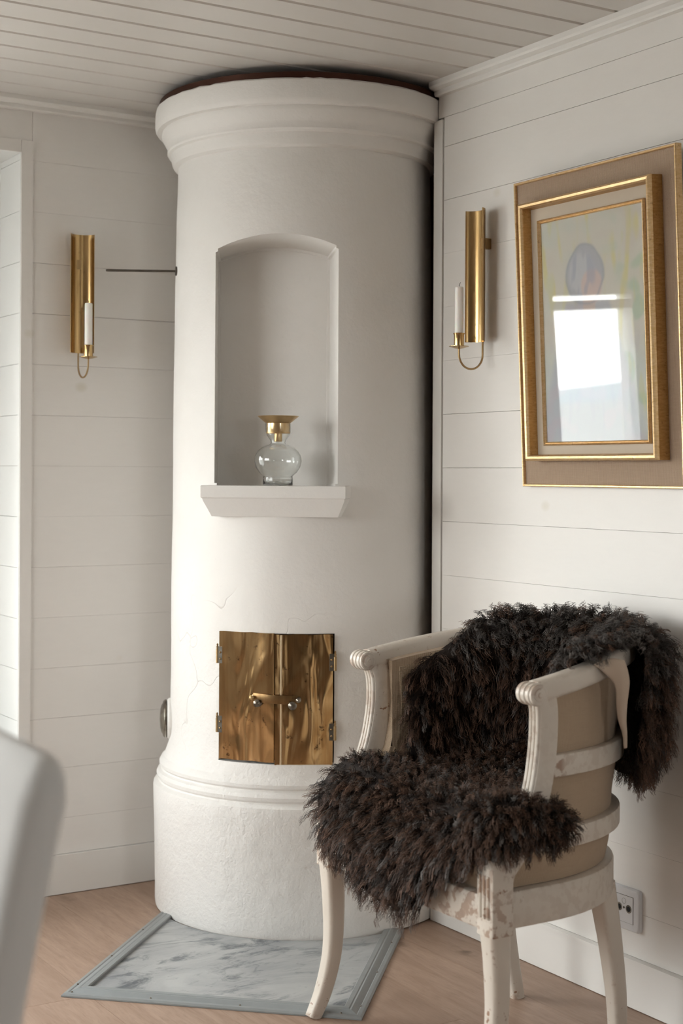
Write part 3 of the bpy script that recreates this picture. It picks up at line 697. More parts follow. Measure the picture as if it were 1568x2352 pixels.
# ------------------------------------------------------------------ framed picture
PW, PH = .580, .778
pic = empty('framed_picture', (X1-.003, 3.042, 1.228), (math.radians(2.6), 0, -PI/2))
tag(pic, 'gilt framed pastel portrait under glass with wide brown burlap surround', 'picture')
def pbox(name, mat, x0, x1, y0, y1, z0, z1, parent=None, bevel=0): return box(name, mat, x0, x1, y0, y1, z0, z1, parent or pic, bevel)
pbox('backing', M['burlap'], .004, PW-.004, -.012, -.001, .004, PH-.004)
def mframe(name, mat, x0, z0, x1, z1, prof_, matin=None):
    """mitred frame, outer rectangle x0..x1, z0..z1 ; prof_ = list of (inset, y)"""
    bm = bmesh.new(); cs = []
    for ins, y_ in prof_:
        cs.append([bm.verts.new(p) for p in ((x0+ins, y_, z0+ins), (x1-ins, y_, z0+ins), (x1-ins, y_, z1-ins), (x0+ins, y_, z1-ins))])
    m_ = len(prof_)
    for a in range(m_):
        b = (a+1) % m_
        for i in range(4): bm.faces.new((cs[a][i], cs[a][(i+1) % 4], cs[b][(i+1) % 4], cs[b][i]))
    return finish(bm, name, mat, pic, smooth=False)
mframe('outer_frame', M['gold'], 0, 0, PW, PH, [(0, -.001), (0, -.018), (.0015, -.0195), (.005, -.0195), (.0065, -.018), (.0065, -.001)])
ix0, iz0, ix1, iz1 = .052, .066, PW-.052, PH-.062
mframe('inner_frame_side', M['gold_dark'], ix0, iz0, ix1, iz1, [(0, -.012), (.001, -.045), (.0135, -.046), (.0165, -.012)])
mframe('inner_frame', M['gold'], ix0, iz0, ix1, iz1, [(.0, -.044), (.0015, -.050), (.006, -.053), (.0115, -.052), (.0145, -.047), (.0145, -.044)])
pbox('mount_board', M['mount'], ix0+.012, ix1-.012, -.020, -.013, iz0+.012, iz1-.012)
fx0, fz0, fx1, fz1 = ix0+.047, iz0+.038, ix1-.047, iz1-.047
mframe('fillet', M['gold'], fx0, fz0, fx1, fz1, [(0, -.019), (0, -.027), (.002, -.029), (.004, -.027), (.005, -.0255), (.007, -.0265), (.009, -.0245), (.009, -.019)])
gx0, gz0, gx1, gz1 = fx0+.008, fz0+.008, fx1-.008, fz1-.008
# the painting: pastel portrait, colours stored per vertex
NXA, NZA = 110, 170
us, vs = np.meshgrid(np.linspace(0, 1, NXA), np.linspace(0, 1, NZA), indexing='ij')
def smo(x, a, b): t = np.clip((x-a)/(b-a), 0, 1); return t*t*(3-2*t)
fldn = np.array([[mn.noise(Vector((u_*7, v_*11, 3.3))) for v_ in vs[0]] for u_ in us[:, 0]])
fld2 = np.array([[mn.noise(Vector((u_*16, v_*5, 8.1))) for v_ in vs[0]] for u_ in us[:, 0]])
fld3 = np.array([[mn.noise(Vector((u_*26, v_*8, 1.7))) for v_ in vs[0]] for u_ in us[:, 0]])
col = np.zeros((NXA, NZA, 3)); col[:] = (.64, .57, .51)
def lay(mask, c_):
    global col
    col = col*(1-mask[..., None]) + np.array(c_)*mask[..., None]
lay(smo(fld2, .05, .45)*.8*smo(vs, .25, .5), (.66, .56, .24)); lay(smo(fldn, .1, .5)*.5, (.58, .57, .52))
lay(smo(fldn, -.1, -.5)*.4, (.62, .52, .48)); lay((1-smo(vs, .30, .50))*.65, (.52, .55, .54))
lay(smo(fld3, .15, .4)*.5*(1-smo(vs, .2, .6)), (.50, .42, .52)); lay(smo(fldn, .15, .4)*.6*smo(us, .65, .9), (.40, .50, .36)); lay(smo(-fld3, .2, .45)*.4*smo(us, .6, .9), (.60, .55, .25))
hx, hz = .43, .735
dh = np.sqrt(((us-hx)/.20)**2 + ((vs-hz)/.14)**2) + fldn*.12
hair = (1-smo(dh, .85, 1.0)); lay(hair*.85, (.42, .40, .46))
body_ = (1-smo(np.abs(us-.45)/(.20+.55*(.66-vs)), .85, 1.05))*(1-smo(vs, .60, .64)); lay(body_*.7, (.42, .42, .50)); lay(body_*smo(fldn, 0, .3)*.6, (.52, .44, .50))
hl = (1-smo(np.sqrt(((us-.40)/.14)**2 + ((vs-.745)/.105)**2)+fld3*.25, .7, 1.0)); lay(hl*.75, (.56, .53, .56))
fc = (1-smo(np.sqrt(((us-.50)/.115)**2 + ((vs-.685)/.085)**2)+fldn*.1, .8, 1.0)); lay(fc*.9, (.64, .47, .44))
neck = (1-smo(np.abs(us-.47)/.07, .7, 1.0))*smo(vs, .50, .55)*(1-smo(vs, .63, .67)); lay(neck*.8, (.62, .46, .41))
rim = np.exp(-((dh-.93)/.05)**2)*.8; lay(rim*.7, (.30, .30, .37))
fr2 = smo(-fld3, .1, .35)*hl*.6; lay(fr2, (.36, .35, .44))
col = np.clip(col, 0, 1)
me = bpy.data.meshes.new('painting')
X_ = gx0 + (gx1-gx0)*us; Z_ = gz0 + (gz1-gz0)*vs
vsx = np.stack([X_, np.full_like(X_, -.0215), Z_], -1).reshape(-1, 3)
idx = np.arange(NXA*NZA).reshape(NXA, NZA); q_ = np.stack([idx[:-1, :-1], idx[1:, :-1], idx[1:, 1:], idx[:-1, 1:]], -1).reshape(-1, 4)
me.from_pydata(vsx.tolist(), [], q_.tolist())
ca = me.color_attributes.new('art', 'FLOAT_COLOR', 'POINT'); ca.data.foreach_set('color', np.concatenate([col.reshape(-1, 3), np.ones((NXA*NZA, 1))], 1).ravel())
link('painting', me, M['art'], pic)
pbox('glass_pane', M['pane'], gx0-.004, gx1+.004, -.0245, -.0230, gz0-.004, gz1+.004)

# ------------------------------------------------------------------ socket outlet
so = empty('aerial_socket', (X1, 2.665, .230), (0, 0, -PI/2)); tag(so, 'white aerial wall socket above the baseboard behind the armchair', 'socket')
bm = bmesh.new(); HS = .0500
rings = []
for hs, y_, r in ((HS, -.0005, .008), (HS, -.008, .008), (HS-.002, -.011, .009), (HS-.006, -.012, .008)):
    rings.append([bm.verts.new((a, y_, b)) for a, b in rrect(2*hs, 2*hs, r, 5)])
for a, b in zip(rings, rings[1:]):
    for k in range(len(a)): bm.faces.new((a[k], a[(k+1) % len(a)], b[(k+1) % len(a)], b[k]))
bm.faces.new(rings[0][::-1]); bm.faces.new(rings[-1]); finish(bm, 'socket_frame', M['plastic'], so)
box('seam', M['iron'], -.0322, .0322, -.0122, -.0118, -.0322, .0322, so); box('cover_plate', M['plastic'], -.0312, .0312, -.0136, -.0121, -.0312, .0312, so, bevel=.0004)
for x_, z_ in ((-.0145, .002), (.0175, .002)):
    bm = bmesh.new(); lathe(bm, [(.0098, -.0138), (.0098, -.0136), (.0075, -.0140), (.0075, -.0136)], 28, cx=x_, cy=z_, axis='Y'); finish(bm, 'port_ring', M['nickel'], so)
    bm = bmesh.new(); lathe(bm, [(.0062, -.0136), (.0062, -.0143), (.0001, -.0143)], 24, cx=x_, cy=z_, axis='Y'); finish(bm, 'port', M['black'], so)
bm = bmesh.new(); lathe(bm, [(.0028, -.0136), (.0028, -.0143), (.0001, -.0143)], 16, cx=.0015, cy=.003, axis='Y'); finish(bm, 'screw', M['nickel'], so)
bm = bmesh.new(); lathe(bm, [(.0068, -.0136), (.0068, -.0140), (.0062, -.0140), (.0062, -.0136)], 28, cx=.0015, cy=.0185, axis='Y', cap=False); finish(bm, 'blank_ring', M['nickel'], so)

# ------------------------------------------------------------------ armchair
CY_ = 2.662
arm = empty('armchair', (2.05, CY_, 0)); tag(arm, 'worn white painted tub armchair upholstered in linen, facing left by the wall', 'armchair')
AO = Vector((2.05, CY_, 0))
def outline(h, xf, inset=0.0, n=34, z=0.0, zf=None):
    """tub outline from the far (left) front end round the back to the near front end; h=0 seat level, 1 arm level"""
    rx = .352 + .062*h - inset; ry = .318 - inset; x0 = 1.965; pts = []
    m_ = 8
    for i in range(m_): t = i/m_; pts.append((xf + (x0-xf)*t, ry))
    for i in range(n+1): a = PI/2 - PI*i/n; pts.append((x0 + rx*math.cos(a), ry*math.sin(a)))
    for i in range(1, m_+1): t = i/m_; pts.append((x0 + (xf-x0)*t, -ry))
    N_ = len(pts)
    return [Vector((p[0]-AO.x, p[1], z if zf is None else zf(p[0]))) for p in pts]
CH = M['chair']
# seat rail (sides+back) and front rail
bm = bmesh.new(); sweep(bm, outline(0, 1.845, .020, z=.393), rrect(.042, .076, .006, 2)); finish(bm, 'seat_rail', CH, arm)
bm = bmesh.new(); sweep(bm, [(1.832-AO.x, .298, .388), (1.828-AO.x, 0, .388), (1.832-AO.x, -.298, .388)], rrect(.034, .070, .006, 2)); finish(bm, 'front_rail', CH, arm)
# legs
def sqleg(name, pts, widths, wy=None):
    P = smooth_path(pts, 6); ws = np.interp(np.linspace(0, 1, len(P)), np.linspace(0, 1, len(widths)), widths)
    bm = bmesh.new(); sweep(bm, P, [rrect(w_*.95, w_, w_*.22, 3) for w_ in ws], side=(0, 1, 0)); return finish(bm, name, CH, arm)
for s in (1, -1):
    yv = s*.308
    sqleg('front_leg', [(1.830-AO.x, yv, .372), (1.835-AO.x, yv, .30), (1.837-AO.x, yv, .21), (1.831-AO.x, yv, .135), (1.812-AO.x, yv*1.01, .060), (1.786-AO.x, yv*1.02, .0)], [.052, .046, .041, .038, .035, .031])
    # leg block with flutes above the rail
    bm = bmesh.new(); x0 = 1.831-AO.x; sweep(bm, [(x0, yv, .350), (x0, yv, .455), (x0+.003, yv, .478), (x0+.007, yv, .490)], [rrect(.054, .054, .006, 2), rrect(.054, .054, .006, 2), rrect(.054, .064, .008, 2), rrect(.050, .066, .01, 2)], side=(0, 1, 0))
    for k in (-1, 0, 1): tube(bm, [(x0-.0262, yv+k*.013, .385), (x0-.0262, yv+k*.013, .470)], .0045, 8)
    finish(bm, 'leg_block', CH, arm)
    sqleg('rear_leg', [(2.212-AO.x, s*.190, .372), (2.236-AO.x, s*.192, .25), (2.258-AO.x, s*.190, .12), (2.275-AO.x, s*.178, 0)], [.052, .045, .039, .033])
    # arm post, reeded front
    pp = [(1.842-AO.x, yv, .470), (1.880-AO.x, yv, .512), (1.917-AO.x, yv*.99, .565), (1.942-AO.x, yv*.985, .63), (1.956-AO.x, yv*.98, .71), (1.957-AO.x, yv*.985, .775), (1.948-AO.x, yv, .812)]
    P = smooth_path(pp, 6); bm = bmesh.new(); sweep(bm, P, rrect(.036, .048, .005, 2), side=(0, 1, 0))
    for k in (-1, 0, 1):
        Q = []
        for i, p in enumerate(P):
            t = (P[min(i+1, len(P)-1)] - P[max(i-1, 0)]).normalized(); f_ = Vector((-t.z, 0, t.x)); Q.append(p + f_*.0245 + Vector((0, k*.0108, 0)))
        tube(bm, Q[3:], .0048, 8)
    finish(bm, 'arm_post', CH, arm)
    # scroll at the arm's front end
    bm = bmesh.new(); lathe(bm, [(.019, -.0258), (.0215, -.024), (.0215, .024), (.019, .0258)], 30, cx=1.917-AO.x, cy=.819, axis='Y', origin=(0, yv+s*.004, 0))
    for rr_, yy in ((.0135, .0282), (.006, .0302)):
        for sg in (-1, 1): lathe(bm, [(rr_, sg*.022), (rr_, sg*(yy-.001)), (rr_*.85, sg*yy), (.0004, sg*(yy+.0002))], 24, cx=1.917-AO.x, cy=.819, axis='Y', origin=(0, yv+s*.004, 0))
    for k in (-1.2, 0, 1.2): lathe(bm, [(.0215, k*.012-.004), (.0235, k*.012-.002), (.0235, k*.012+.002), (.0215, k*.012+.004)], 30, cx=1.917-AO.x, cy=.819, axis='Y', origin=(0, yv+s*.004, 0), cap=False)
    finish(bm, 'arm_scroll', CH, arm)
# arm and crest rail in one bent piece
def armz(x): return .820 + (x-1.92)*.17 if x < 2.2 else .8676 + (x-2.2)*.04
bm = bmesh.new(); sweep(bm, outline(1.0, 1.925, .010, z=0, zf=armz), rrect(.040, .046, .012, 3)); finish(bm, 'arm_rail', CH, arm)
bm = bmesh.new(); sweep(bm, outline(.60, 1.965, .012, z=.668), rrect(.024, .046, .004, 2)); finish(bm, 'middle_rail', CH, arm)
bm = bmesh.new(); sweep(bm, outline(.22, 1.925, .006, z=.521), rrect(.024, .042, .004, 2)); finish(bm, 'lower_rail', CH, arm)
# upholstered tub shell
bm = bmesh.new(); rows = []
zs = [.432, .47, .52, .57, .62, .67, .72, .77, .812]
for jz, z_ in enumerate(zs):
    h = (z_-.40)/.45; xf = np.interp(z_, [.43, .50, .57, .63, .71, .81], [1.875, 1.90, 1.94, 1.965, 1.978, 1.972])
    bul = .006*math.sin(PI*((z_-.43) % .125)/.125)
    rows.append((outline(h, xf, .020 - bul, z=z_, zf=(lambda x, z_=z_: z_ + (armz(x)-.82)*max(0, (z_-.60)/.22))), outline(h, xf, .056 + .004*math.sin(PI*(z_-.43)/.4), z=z_, zf=(lambda x, z_=z_: z_ + (armz(x)-.82)*max(0, (z_-.60)/.22)))))
V = [[[bm.verts.new(p) for p in o_] for o_ in r] for r in rows]; L_ = len(V[0][0])
for a, b in zip(V, V[1:]):
    for i in range(L_-1):
        bm.faces.new((a[0][i], a[0][i+1], b[0][i+1], b[0][i])); bm.faces.new((a[1][i], b[1][i], b[1][i+1], a[1][i+1]))
    for i in (0, L_-1): bm.faces.new((a[0][i], b[0][i], b[1][i], a[1][i]))
for r in (V[0], V[-1]):
    for i in range(L_-1): bm.faces.new((r[0][i], r[0][i+1], r[1][i+1], r[1][i]))
finish(bm, 'upholstery', M['linen'], arm, angle=60)
# braid trim inside each arm
for s in (1, -1):
    yi = s*(.318-.0585)
    bm = bmesh.new(); up = [(np.interp(z_, [.56, .63, .71, .81], [1.955, 1.982, 1.995, 1.990])-AO.x, yi, z_) for z_ in np.linspace(.575, .792, 12)]
    sweep(bm, up, rrect(.005, .012, .002, 2), side=(0, 1, 0))
    tp = [(x_-AO.x, yi + s*0, armz(x_)-.032) for x_ in np.linspace(1.985, 2.10, 8)]; sweep(bm, tp, rrect(.005, .012, .002, 2))
    lp = [(x_-AO.x, yi, .655) for x_ in np.linspace(1.99, 2.10, 6)]; sweep(bm, lp, rrect(.005, .011, .002, 2))
    finish(bm, 'braid_trim', M['braid'], arm)
# seat cushion
bm = bmesh.new(); rings = []
for z_, ins in ((.400, .058), (.430, .050), (.47, .048), (.50, .050), (.525, .062), (.540, .095), (.548, .16)):
    o_ = outline(0, 1.838 + (ins-.05)*.6, ins, z=z_); rings.append([bm.verts.new(p) for p in o_])
for a, b in zip(rings, rings[1:]):
    for k in range(len(a)): bm.faces.new((a[k], a[(k+1) % len(a)], b[(k+1) % len(a)], b[k]))
bm.faces.new(rings[0][::-1]); bm.faces.new(rings[-1]); finish(bm, 'seat_cushion', M['linen'], arm, angle=60)

# ------------------------------------------------------------------ sheepskin
skin = empty('sheepskin', (2.05, CY_, .56)); tag(skin, 'dark brown curly sheepskin draped over the armchair seat and back', 'sheepskin')
SO = np.array([2.05, CY_, .56])
def cr1(P, t):
    """Catmull-Rom over axis 0 at parameters t in [0, n-1]"""
    P = np.concatenate([2*P[:1]-P[1:2], P, 2*P[-1:]-P[-2:-1]], 0); n_ = P.shape[0]-3
    i = np.clip(np.floor(t).astype(int), 0, n_-1); f = (t-i)[(...,)+(None,)*(P.ndim-1)]
    a, b, c_, d_ = P[i], P[i+1], P[i+2], P[i+3]
    return .5*((2*b)+(c_-a)*f+(2*a-5*b+4*c_-d_)*f*f+(3*b-a-3*c_+d_)*f**3)
def patch(ctrl, nu, nv):
    G = np.array(ctrl, float)                                    # rows (v) x cols (u) x 3
    A = cr1(G, np.linspace(0, G.shape[0]-1, nv))                 # nv x cols x 3
    B = cr1(A.transpose(1, 0, 2), np.linspace(0, G.shape[1]-1, nu)).transpose(1, 0, 2)
    return B
def tb(th, r, z_, cx=1.98, sx_=1.0):                             # tub coordinates; th in degrees, +90 = far (left) side, 0 = back
    a = math.radians(th); return (cx + r*sx_*math.cos(a), CY_ + min(r, .30)*math.sin(a), z_)
# main patch: rows from the front hem, over the seat, up the back, over the crest and down behind
main = [
 # cols: far (left) -> near (right)
 [(1.800, 2.945, .420), (1.785, 2.84, .388), (1.775, 2.74, .352), (1.775, 2.64, .342), (1.785, 2.54, .365), (1.79, 2.44, .475), (1.80, 2.37, .50)],
 [(1.790, 2.965, .515), (1.782, 2.85, .485), (1.778, 2.74, .470), (1.780, 2.64, .475), (1.785, 2.54, .500), (1.79, 2.44, .525), (1.80, 2.37, .545)],
 [(1.850, 2.955, .590), (1.835, 2.85, .573), (1.835, 2.74, .563), (1.835, 2.64, .563), (1.835, 2.54, .570), (1.835, 2.44, .575), (1.84, 2.37, .575)],
 [(1.950, 2.925, .598), (1.930, 2.83, .580), (1.930, 2.74, .572), (1.930, 2.64, .570), (1.930, 2.54, .572), (1.92, 2.45, .580), (1.90, 2.39, .600)],
 [(2.010, 2.905, .585), (2.050, 2.83, .575), (2.080, 2.74, .575), (2.090, 2.64, .575), (2.070, 2.54, .575), (2.03, 2.46, .580), (1.97, 2.42, .590)],
]
TH = (84, 58, 32, 4, -28, -56, -80)
IB = (-.018, -.022, -.024, -.028, -.045, -.068, -.050); IB2 = (-.018, -.02, -.022, -.026, -.030, -.038, -.030)
def ring(z_, inset, h, th=TH, ry=None, zd=(0,)*7):
    ii = inset if isinstance(inset, tuple) else (inset,)*7
    return [(1.965 + (.352 + .062*h - q)*math.cos(math.radians(t)), CY_ + (.318 - q)*math.sin(math.radians(t)), z_ + d_) for t, d_, q in zip(th, zd, ii)]
main += [ring(.625, .085, .45), ring(.70, .078, .62), ring(.78, .072, .8, zd=(-.01, 0, 0, 0, 0, 0, -.01)), ring(.85, .066, .95, (80, 54, 32, 4, -28, -54, -76), zd=(-.05, -.005, 0, 0, 0, -.005, -.015)),
         ring(.905, .030, 1.0, (58, 46, 30, 4, -26, -50, -64), zd=(-.025, 0, .006, .008, .006, 0, -.008)), ring(.912, .000, 1.0, (52, 44, 30, 4, -24, -46, -58), zd=(-.014, 0, .006, .008, .006, 0, -.008)),
         ring(.885, IB, 1.0, (50, 42, 28, 4, -22, -40, -56)), ring(.80, IB, 1.0, (50, 42, 28, 4, -22, -40, -56)), ring(.70, IB, .9, (50, 40, 26, 4, -22, -38, -56), zd=(.02, 0, 0, 0, 0, 0, .01)), ring(.60, IB2, .8, (50, 38, 26, 4, -20, -36, -54), zd=(.10, .05, .01, -.02, -.03, -.01, .01))]
# front leg of the skin, wrapping out round the near arm post
lobe = [
 [(1.795, 2.44, .585), (1.80, 2.42, .565), (1.80, 2.40, .530), (1.80, 2.39, .500)],
 [(1.84, 2.385, .605), (1.82, 2.355, .585), (1.815, 2.335, .550), (1.82, 2.33, .520)],
 [(1.90, 2.355, .610), (1.89, 2.320, .590), (1.89, 2.305, .555), (1.895, 2.305, .520)],
 [(1.96, 2.345, .595), (1.955, 2.318, .580), (1.955, 2.300, .555), (1.96, 2.305, .525)],
 [(1.995, 2.345, .575), (1.995, 2.325, .565), (1.995, 2.315, .552), (1.995, 2.32, .540)],
]
# small lobe lying over the near arm
lobe2 = [
 [(2.035, 2.415, .845), (2.035, 2.385, .880), (2.04, 2.355, .878)],
 [(2.08, 2.420, .865), (2.08, 2.385, .900), (2.08, 2.348, .892)],
 [(2.12, 2.420, .880), (2.12, 2.385, .905), (2.12, 2.350, .900)],
 [(2.20, 2.410, .885), (2.20, 2.375, .905), (2.205, 2.345, .900)],
]
def grid_mesh(name, G, mat, thick=.004):
    nv, nu = G.shape[:2]; me = bpy.data.meshes.new(name); V_ = (G-SO).reshape(-1, 3)
    idx = np.arange(nv*nu).reshape(nv, nu); q_ = np.stack([idx[:-1, :-1], idx[:-1, 1:], idx[1:, 1:], idx[1:, :-1]], -1).reshape(-1, 4)
    return V_, q_
pgs = [patch(main, 56, 120), patch(lobe, 16, 30), patch(lobe2, 10, 18)]
def normals(G):
    du = np.gradient(G, axis=1); dv = np.gradient(G, axis=0); n_ = np.cross(du, dv); n_ /= np.linalg.norm(n_, axis=2, keepdims=True)+1e-9
    return n_, dv/(np.linalg.norm(dv, axis=2, keepdims=True)+1e-9)
NRM = []
for G, ref in zip(pgs, (None, None, None)):
    n_, dv = normals(G)
    NRM.append((n_, dv))
# orient: main patch seat normals must point up; lobe outwards (-y); lobe2 up
if NRM[0][0][32, 28, 2] < 0: NRM[0] = (-NRM[0][0], NRM[0][1])
if NRM[1][0][15, 8, 1] > 0: NRM[1] = (-NRM[1][0], NRM[1][1])
if NRM[2][0][9, 5, 2] < 0: NRM[2] = (-NRM[2][0], NRM[2][1])
for q, G in enumerate(pgs):
    n_, dv = NRM[q]; du = np.gradient(G, axis=1); du /= np.linalg.norm(du, axis=2, keepdims=True)+1e-9
    nv_, nu_ = G.shape[:2]; uu = np.linspace(0, 1, nu_)[None, :, None]; v_ = np.linspace(0, 1, nv_)[:, None, None]
    eu = np.clip(1-uu/.10, 0, 1)*-1 + np.clip(1-(1-uu)/.10, 0, 1); ev = np.clip(1-v_/.06, 0, 1)*-1 + np.clip(1-(1-v_)/.06, 0, 1)
    n2 = n_ + du*eu*1.3 + dv*ev*.9; NRM[q] = (n2/np.linalg.norm(n2, axis=2, keepdims=True), dv)
allv, allq, off = [], [], 0
for G in pgs:
    V_, q_ = grid_mesh('h', G, None); allv.append(V_); allq.append(q_+off); off += len(V_)
me = bpy.data.meshes.new('hide'); me.from_pydata(np.concatenate(allv).tolist(), [], np.concatenate(allq).tolist())
hide = link('hide', me, M['hidedark'], skin)
for p in me.polygons: p.use_smooth = True
# pale suede flap showing where the skin turns over the near arm
flap = patch([[(2.080, 2.352, .866), (2.115, 2.338, .878), (2.150, 2.336, .872)], [(2.092, 2.340, .856), (2.120, 2.328, .860), (2.155, 2.332, .852)], [(2.122, 2.334, .826), (2.138, 2.327, .826), (2.160, 2.332, .826)],
              [(2.128, 2.334, .785), (2.138, 2.329, .785), (2.156, 2.334, .785)], [(2.134, 2.336, .755), (2.142, 2.332, .750), (2.156, 2.337, .750)], [(2.148, 2.337, .722), (2.152, 2.335, .720), (2.160, 2.339, .720)], [(2.154, 2.339, .690), (2.156, 2.338, .690), (2.162, 2.341, .690)]], 12, 30)
V_, q_ = grid_mesh('f', flap, None); me = bpy.data.meshes.new('suede_flap'); me.from_pydata(V_.tolist(), [], q_.tolist())
for p in me.polygons: p.use_smooth = True
fo = link('suede_flap', me, M['hide'], skin); sm = fo.modifiers.new('t', 'SOLIDIFY'); sm.thickness = .003; fo['label'] = 'pale suede underside'

def wool(specs):
    """specs: (G, N, T, n_clumps, per, length, curl) -> tube strands as numpy verts/faces/colours"""
    NP, SD = 10, 3; VV, CC = [], []
    for G, (Nn, T), ncl, per, L0, curlf, mask in specs:
        nv, nu = G.shape[:2]
        area = np.linalg.norm(np.cross(G[1:, :-1]-G[:-1, :-1], G[:-1, 1:]-G[:-1, :-1]), axis=2).ravel()
        if mask is not None: area = area*mask[:-1, :-1].ravel()
        cell = rng.choice(len(area), ncl, p=area/area.sum()); ci, cj = cell//(nu-1), cell % (nu-1)
        fi = ci + rng.random(ncl); fj = cj + rng.random(ncl)
        # one lock = several strands
        fi = np.repeat(fi, per); fj = np.repeat(fj, per); S_ = len(fi)
        cid = np.repeat(np.arange(ncl), per)
        i0 = np.clip(np.round(fi).astype(int), 0, nv-1); j0 = np.clip(np.round(fj).astype(int), 0, nu-1)
        a0 = np.clip(fi.astype(int), 0, nv-2); b0 = np.clip(fj.astype(int), 0, nu-2); ta = (fi-a0)[:, None]; tb_ = (fj-b0)[:, None]
        base = (G[a0, b0]*(1-ta)*(1-tb_) + G[a0+1, b0]*ta*(1-tb_) + G[a0, b0+1]*(1-ta)*tb_ + G[a0+1, b0+1]*ta*tb_)
        nr = Nn[i0, j0]
        base = base + rng.normal(0, .0050, (S_, 3)); L0v = np.where(base[:, 0] > 2.39, .78, 1.0)*np.where((base[:, 2] < .62) & (base[:, 0] > 1.80), .82, 1.0)
        gdir = np.array([0, 0, -1.0]); gt = gdir - nr*(nr@gdir)[:, None]
        rc = rng.normal(0, 1, (ncl, 3)); rs = rng.normal(0, 1, (S_, 3))
        # slow swirl field so that neighbouring locks lie the same way
        ph = base*np.array([17., 15., 19.]); sw = np.stack([np.sin(ph[:, 1]+1.3*ph[:, 2]), np.sin(ph[:, 2]*1.1+ph[:, 0]), np.sin(ph[:, 0]*1.2+ph[:, 1]*.7)], 1)
        d0 = nr*.85 + gt*.35 + rc[cid]*.28 + rs*.10 + sw*.30; d0 /= np.linalg.norm(d0, axis=1, keepdims=True)
        L = L0*(.62+.5*rng.random(ncl))[cid]*(.85+.3*rng.random(S_))*L0v
        up = np.cross(d0, rng.normal(0, 1, (ncl, 3))[cid]); up /= np.linalg.norm(up, axis=1, keepdims=True); bi = np.cross(d0, up)
        turns = (1.1 + 1.3*rng.random(ncl))[cid]*curlf; phs = (2*PI*rng.random(ncl))[cid] + rng.normal(0, .45, S_)
        amp = (.0014 + .0026*rng.random(ncl))[cid]; cre = base[:, 2] > .86; amp = amp*np.where(cre, 2.0, .9); turns = np.where(cre, turns*.8, turns)
        t = np.linspace(0, 1, NP)
        Lt = L[:, None]*t
        P = base[:, None, :] + d0[:, None, :]*Lt[..., None] + (gt*.7 + gdir*.35)[:, None, :]*(Lt*t)[..., None]*.55
        env = np.minimum(t*2.2, 1.0)
        P = P + up[:, None, :]*(np.cos(phs[:, None]+2*PI*turns[:, None]*t)*amp[:, None]*env)[..., None] + bi[:, None, :]*(np.sin(phs[:, None]+2*PI*turns[:, None]*t)*amp[:, None]*env)[..., None]
        # clump towards the lock's own axis near the tips
        Pc = P.reshape(ncl, per, NP, 3).mean(1)[cid]; k_ = (.15 + .45*t)[None, :, None]; P = P*(1-k_) + Pc*k_ + rs[:, None, :]*(.0012*t)[None, :, None]
        tan = np.gradient(P, axis=1); tan /= np.linalg.norm(tan, axis=2, keepdims=True)+1e-9
        s1 = np.cross(tan, up[:, None, :]+.01); s1 /= np.linalg.norm(s1, axis=2, keepdims=True)+1e-9; s2 = np.cross(tan, s1)
        rad = (.00078*(1-.6*t))[None, :, None]*(.8+.5*rng.random(S_))[:, None, None]
        ring = [P + (s1*math.cos(2*PI*k/SD) + s2*math.sin(2*PI*k/SD))*rad for k in range(SD)]
        VV.append(np.stack(ring, 2).reshape(-1, 3))                       # S, NP, SD
        # colour: dark roots, browner / lighter tips
        tone = rng.random(ncl)[cid]; dark = np.array([.016, .010, .008]); brn = np.array([.135, .075, .050]); gry = np.array([.135, .120, .112])
        isg = (tone > np.where(base[:, 2] > .84, .25, .78))[:, None]; tipc = brn*(1-isg) + gry*isg
        tipc = tipc*(.45+1.25*rng.random(ncl)[cid])[:, None]
        k2 = (t**1.7)[None, :, None]; C_ = dark*(1-k2) + tipc[:, None, :]*k2
        CC.append(np.repeat(C_[:, :, None, :], SD, 2).reshape(-1, 3))
    V = np.concatenate(VV); C = np.concatenate(CC); S_ = len(V)//(NP*SD)
    b = (np.arange(S_)*NP*SD)[:, None, None]; i = (np.arange(NP-1)*SD)[None, :, None]; k = np.arange(SD)[None, None, :]; k1 = (k+1) % SD
    F_ = np.stack(np.broadcast_arrays(b+i+k, b+i+k1, b+i+SD+k1, b+i+SD+k), -1).reshape(-1, 4)
    return V, C, F_
hangmask = np.ones(pgs[0].shape[:2])
V, C, F_ = wool([(pgs[0], NRM[0], 4800, 8, .044, 1.9, hangmask), (pgs[1], NRM[1], 400, 9, .038, 1.3, None), (pgs[2], NRM[2], 130, 9, .028, 1.2, None)])
me = bpy.data.meshes.new('wool'); me.vertices.add(len(V)); me.vertices.foreach_set('co', (V-SO).ravel())
me.loops.add(F_.size); me.loops.foreach_set('vertex_index', F_.ravel().astype(np.int32))
me.polygons.add(len(F_)); me.polygons.foreach_set('loop_start', (np.arange(len(F_))*4).astype(np.int32))
me.polygons.foreach_set('use_smooth', np.ones(len(F_), dtype=bool))
me.update(calc_edges=True); me.validate()
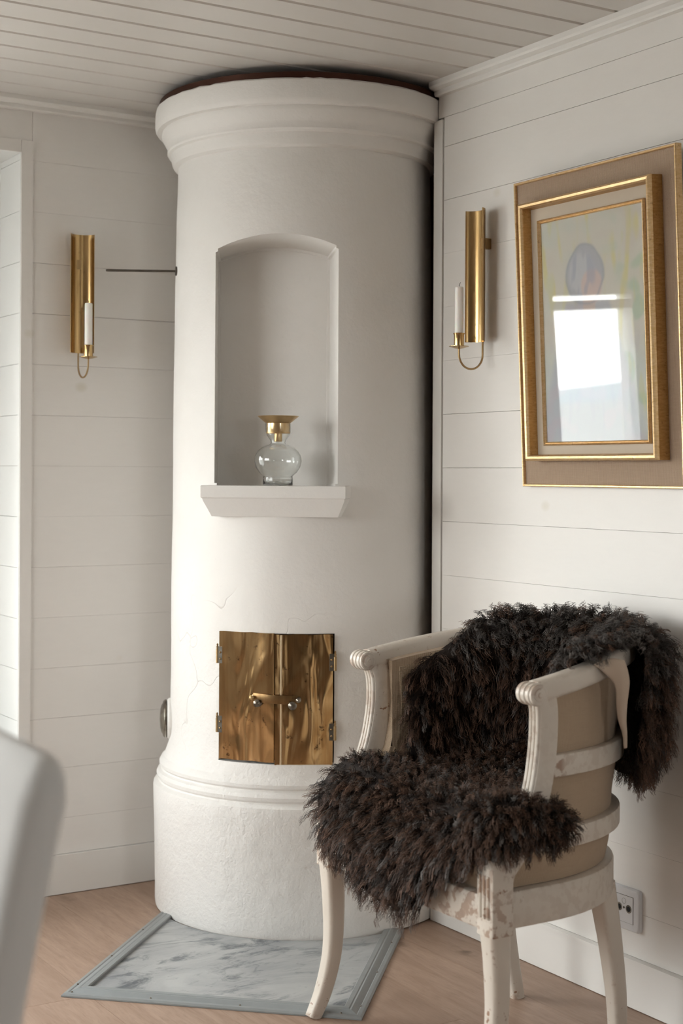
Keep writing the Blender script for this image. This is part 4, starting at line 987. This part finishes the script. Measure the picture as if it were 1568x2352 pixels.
ca = me.color_attributes.new('wool', 'FLOAT_COLOR', 'POINT'); ca.data.foreach_set('color', np.concatenate([C, np.ones((len(C), 1))], 1).ravel())
wo_ = link('wool', me, M['wool'], skin); wo_['kind'] = 'stuff'

# ------------------------------------------------------------------ white dining chair, near the lens
dn = empty('dining_chair', (.245, 1.66, 0), (0, 0, math.radians(-2))); tag(dn, 'white covered dining chair blurred in the left foreground', 'chair')
def slab(name, secs, mat, parent, r=.016):
    """secs: (cx, cy, z, w, t, ang) rounded slabs stacked along z"""
    bm = bmesh.new(); rings = []
    for cx, cy, z_, w_, t_, a_ in secs:
        ca_, sa_ = math.cos(a_), math.sin(a_)
        rings.append([bm.verts.new((cx + a*ca_ - b*sa_, cy + a*sa_ + b*ca_, z_)) for a, b in rrect(w_, t_, min(r, t_*.45, w_*.45), 4)])
    for a, b in zip(rings, rings[1:]):
        for k in range(len(a)): bm.faces.new((a[k], a[(k+1) % len(a)], b[(k+1) % len(a)], b[k]))
    bm.faces.new(rings[0][::-1]); bm.faces.new(rings[-1]); return finish(bm, name, mat, parent, angle=60)
# backrest: local x = thickness direction (faces -x), local y = width
B_ = []
for z_, w_, xo in ((.42, .34, .03), (.60, .37, .045), (.75, .405, .065), (.88, .435, .085), (.95, .448, .098), (.975, .445, .102), (.988, .425, .104), (.994, .39, .105)):
    t_ = .052 if z_ < .97 else (.040 if z_ < .98 else (.026 if z_ < .99 else .012))
    B_.append((.21+xo, 0, z_-.022, t_, w_, 0))
slab('backrest', B_, M['slip'], dn, .02)
slab('seat', [(0, 0, .395, .41, .42, 0), (0, 0, .40, .44, .45, 0), (0, 0, .45, .45, .46, 0), (0, 0, .465, .43, .44, 0), (0, 0, .47, .38, .40, 0)], M['slip'], dn, .05)
for sx_ in (-.19, .21):
    for sy_ in (-.19, .19):
        bm = bmesh.new(); sweep(bm, [(sx_*1.05, sy_*1.05, 0), (sx_, sy_, .40)], [rrect(.028, .028, .006, 2), rrect(.038, .038, .006, 2)], side=(0, 1, 0)); finish(bm, 'leg', M['sash'], dn)
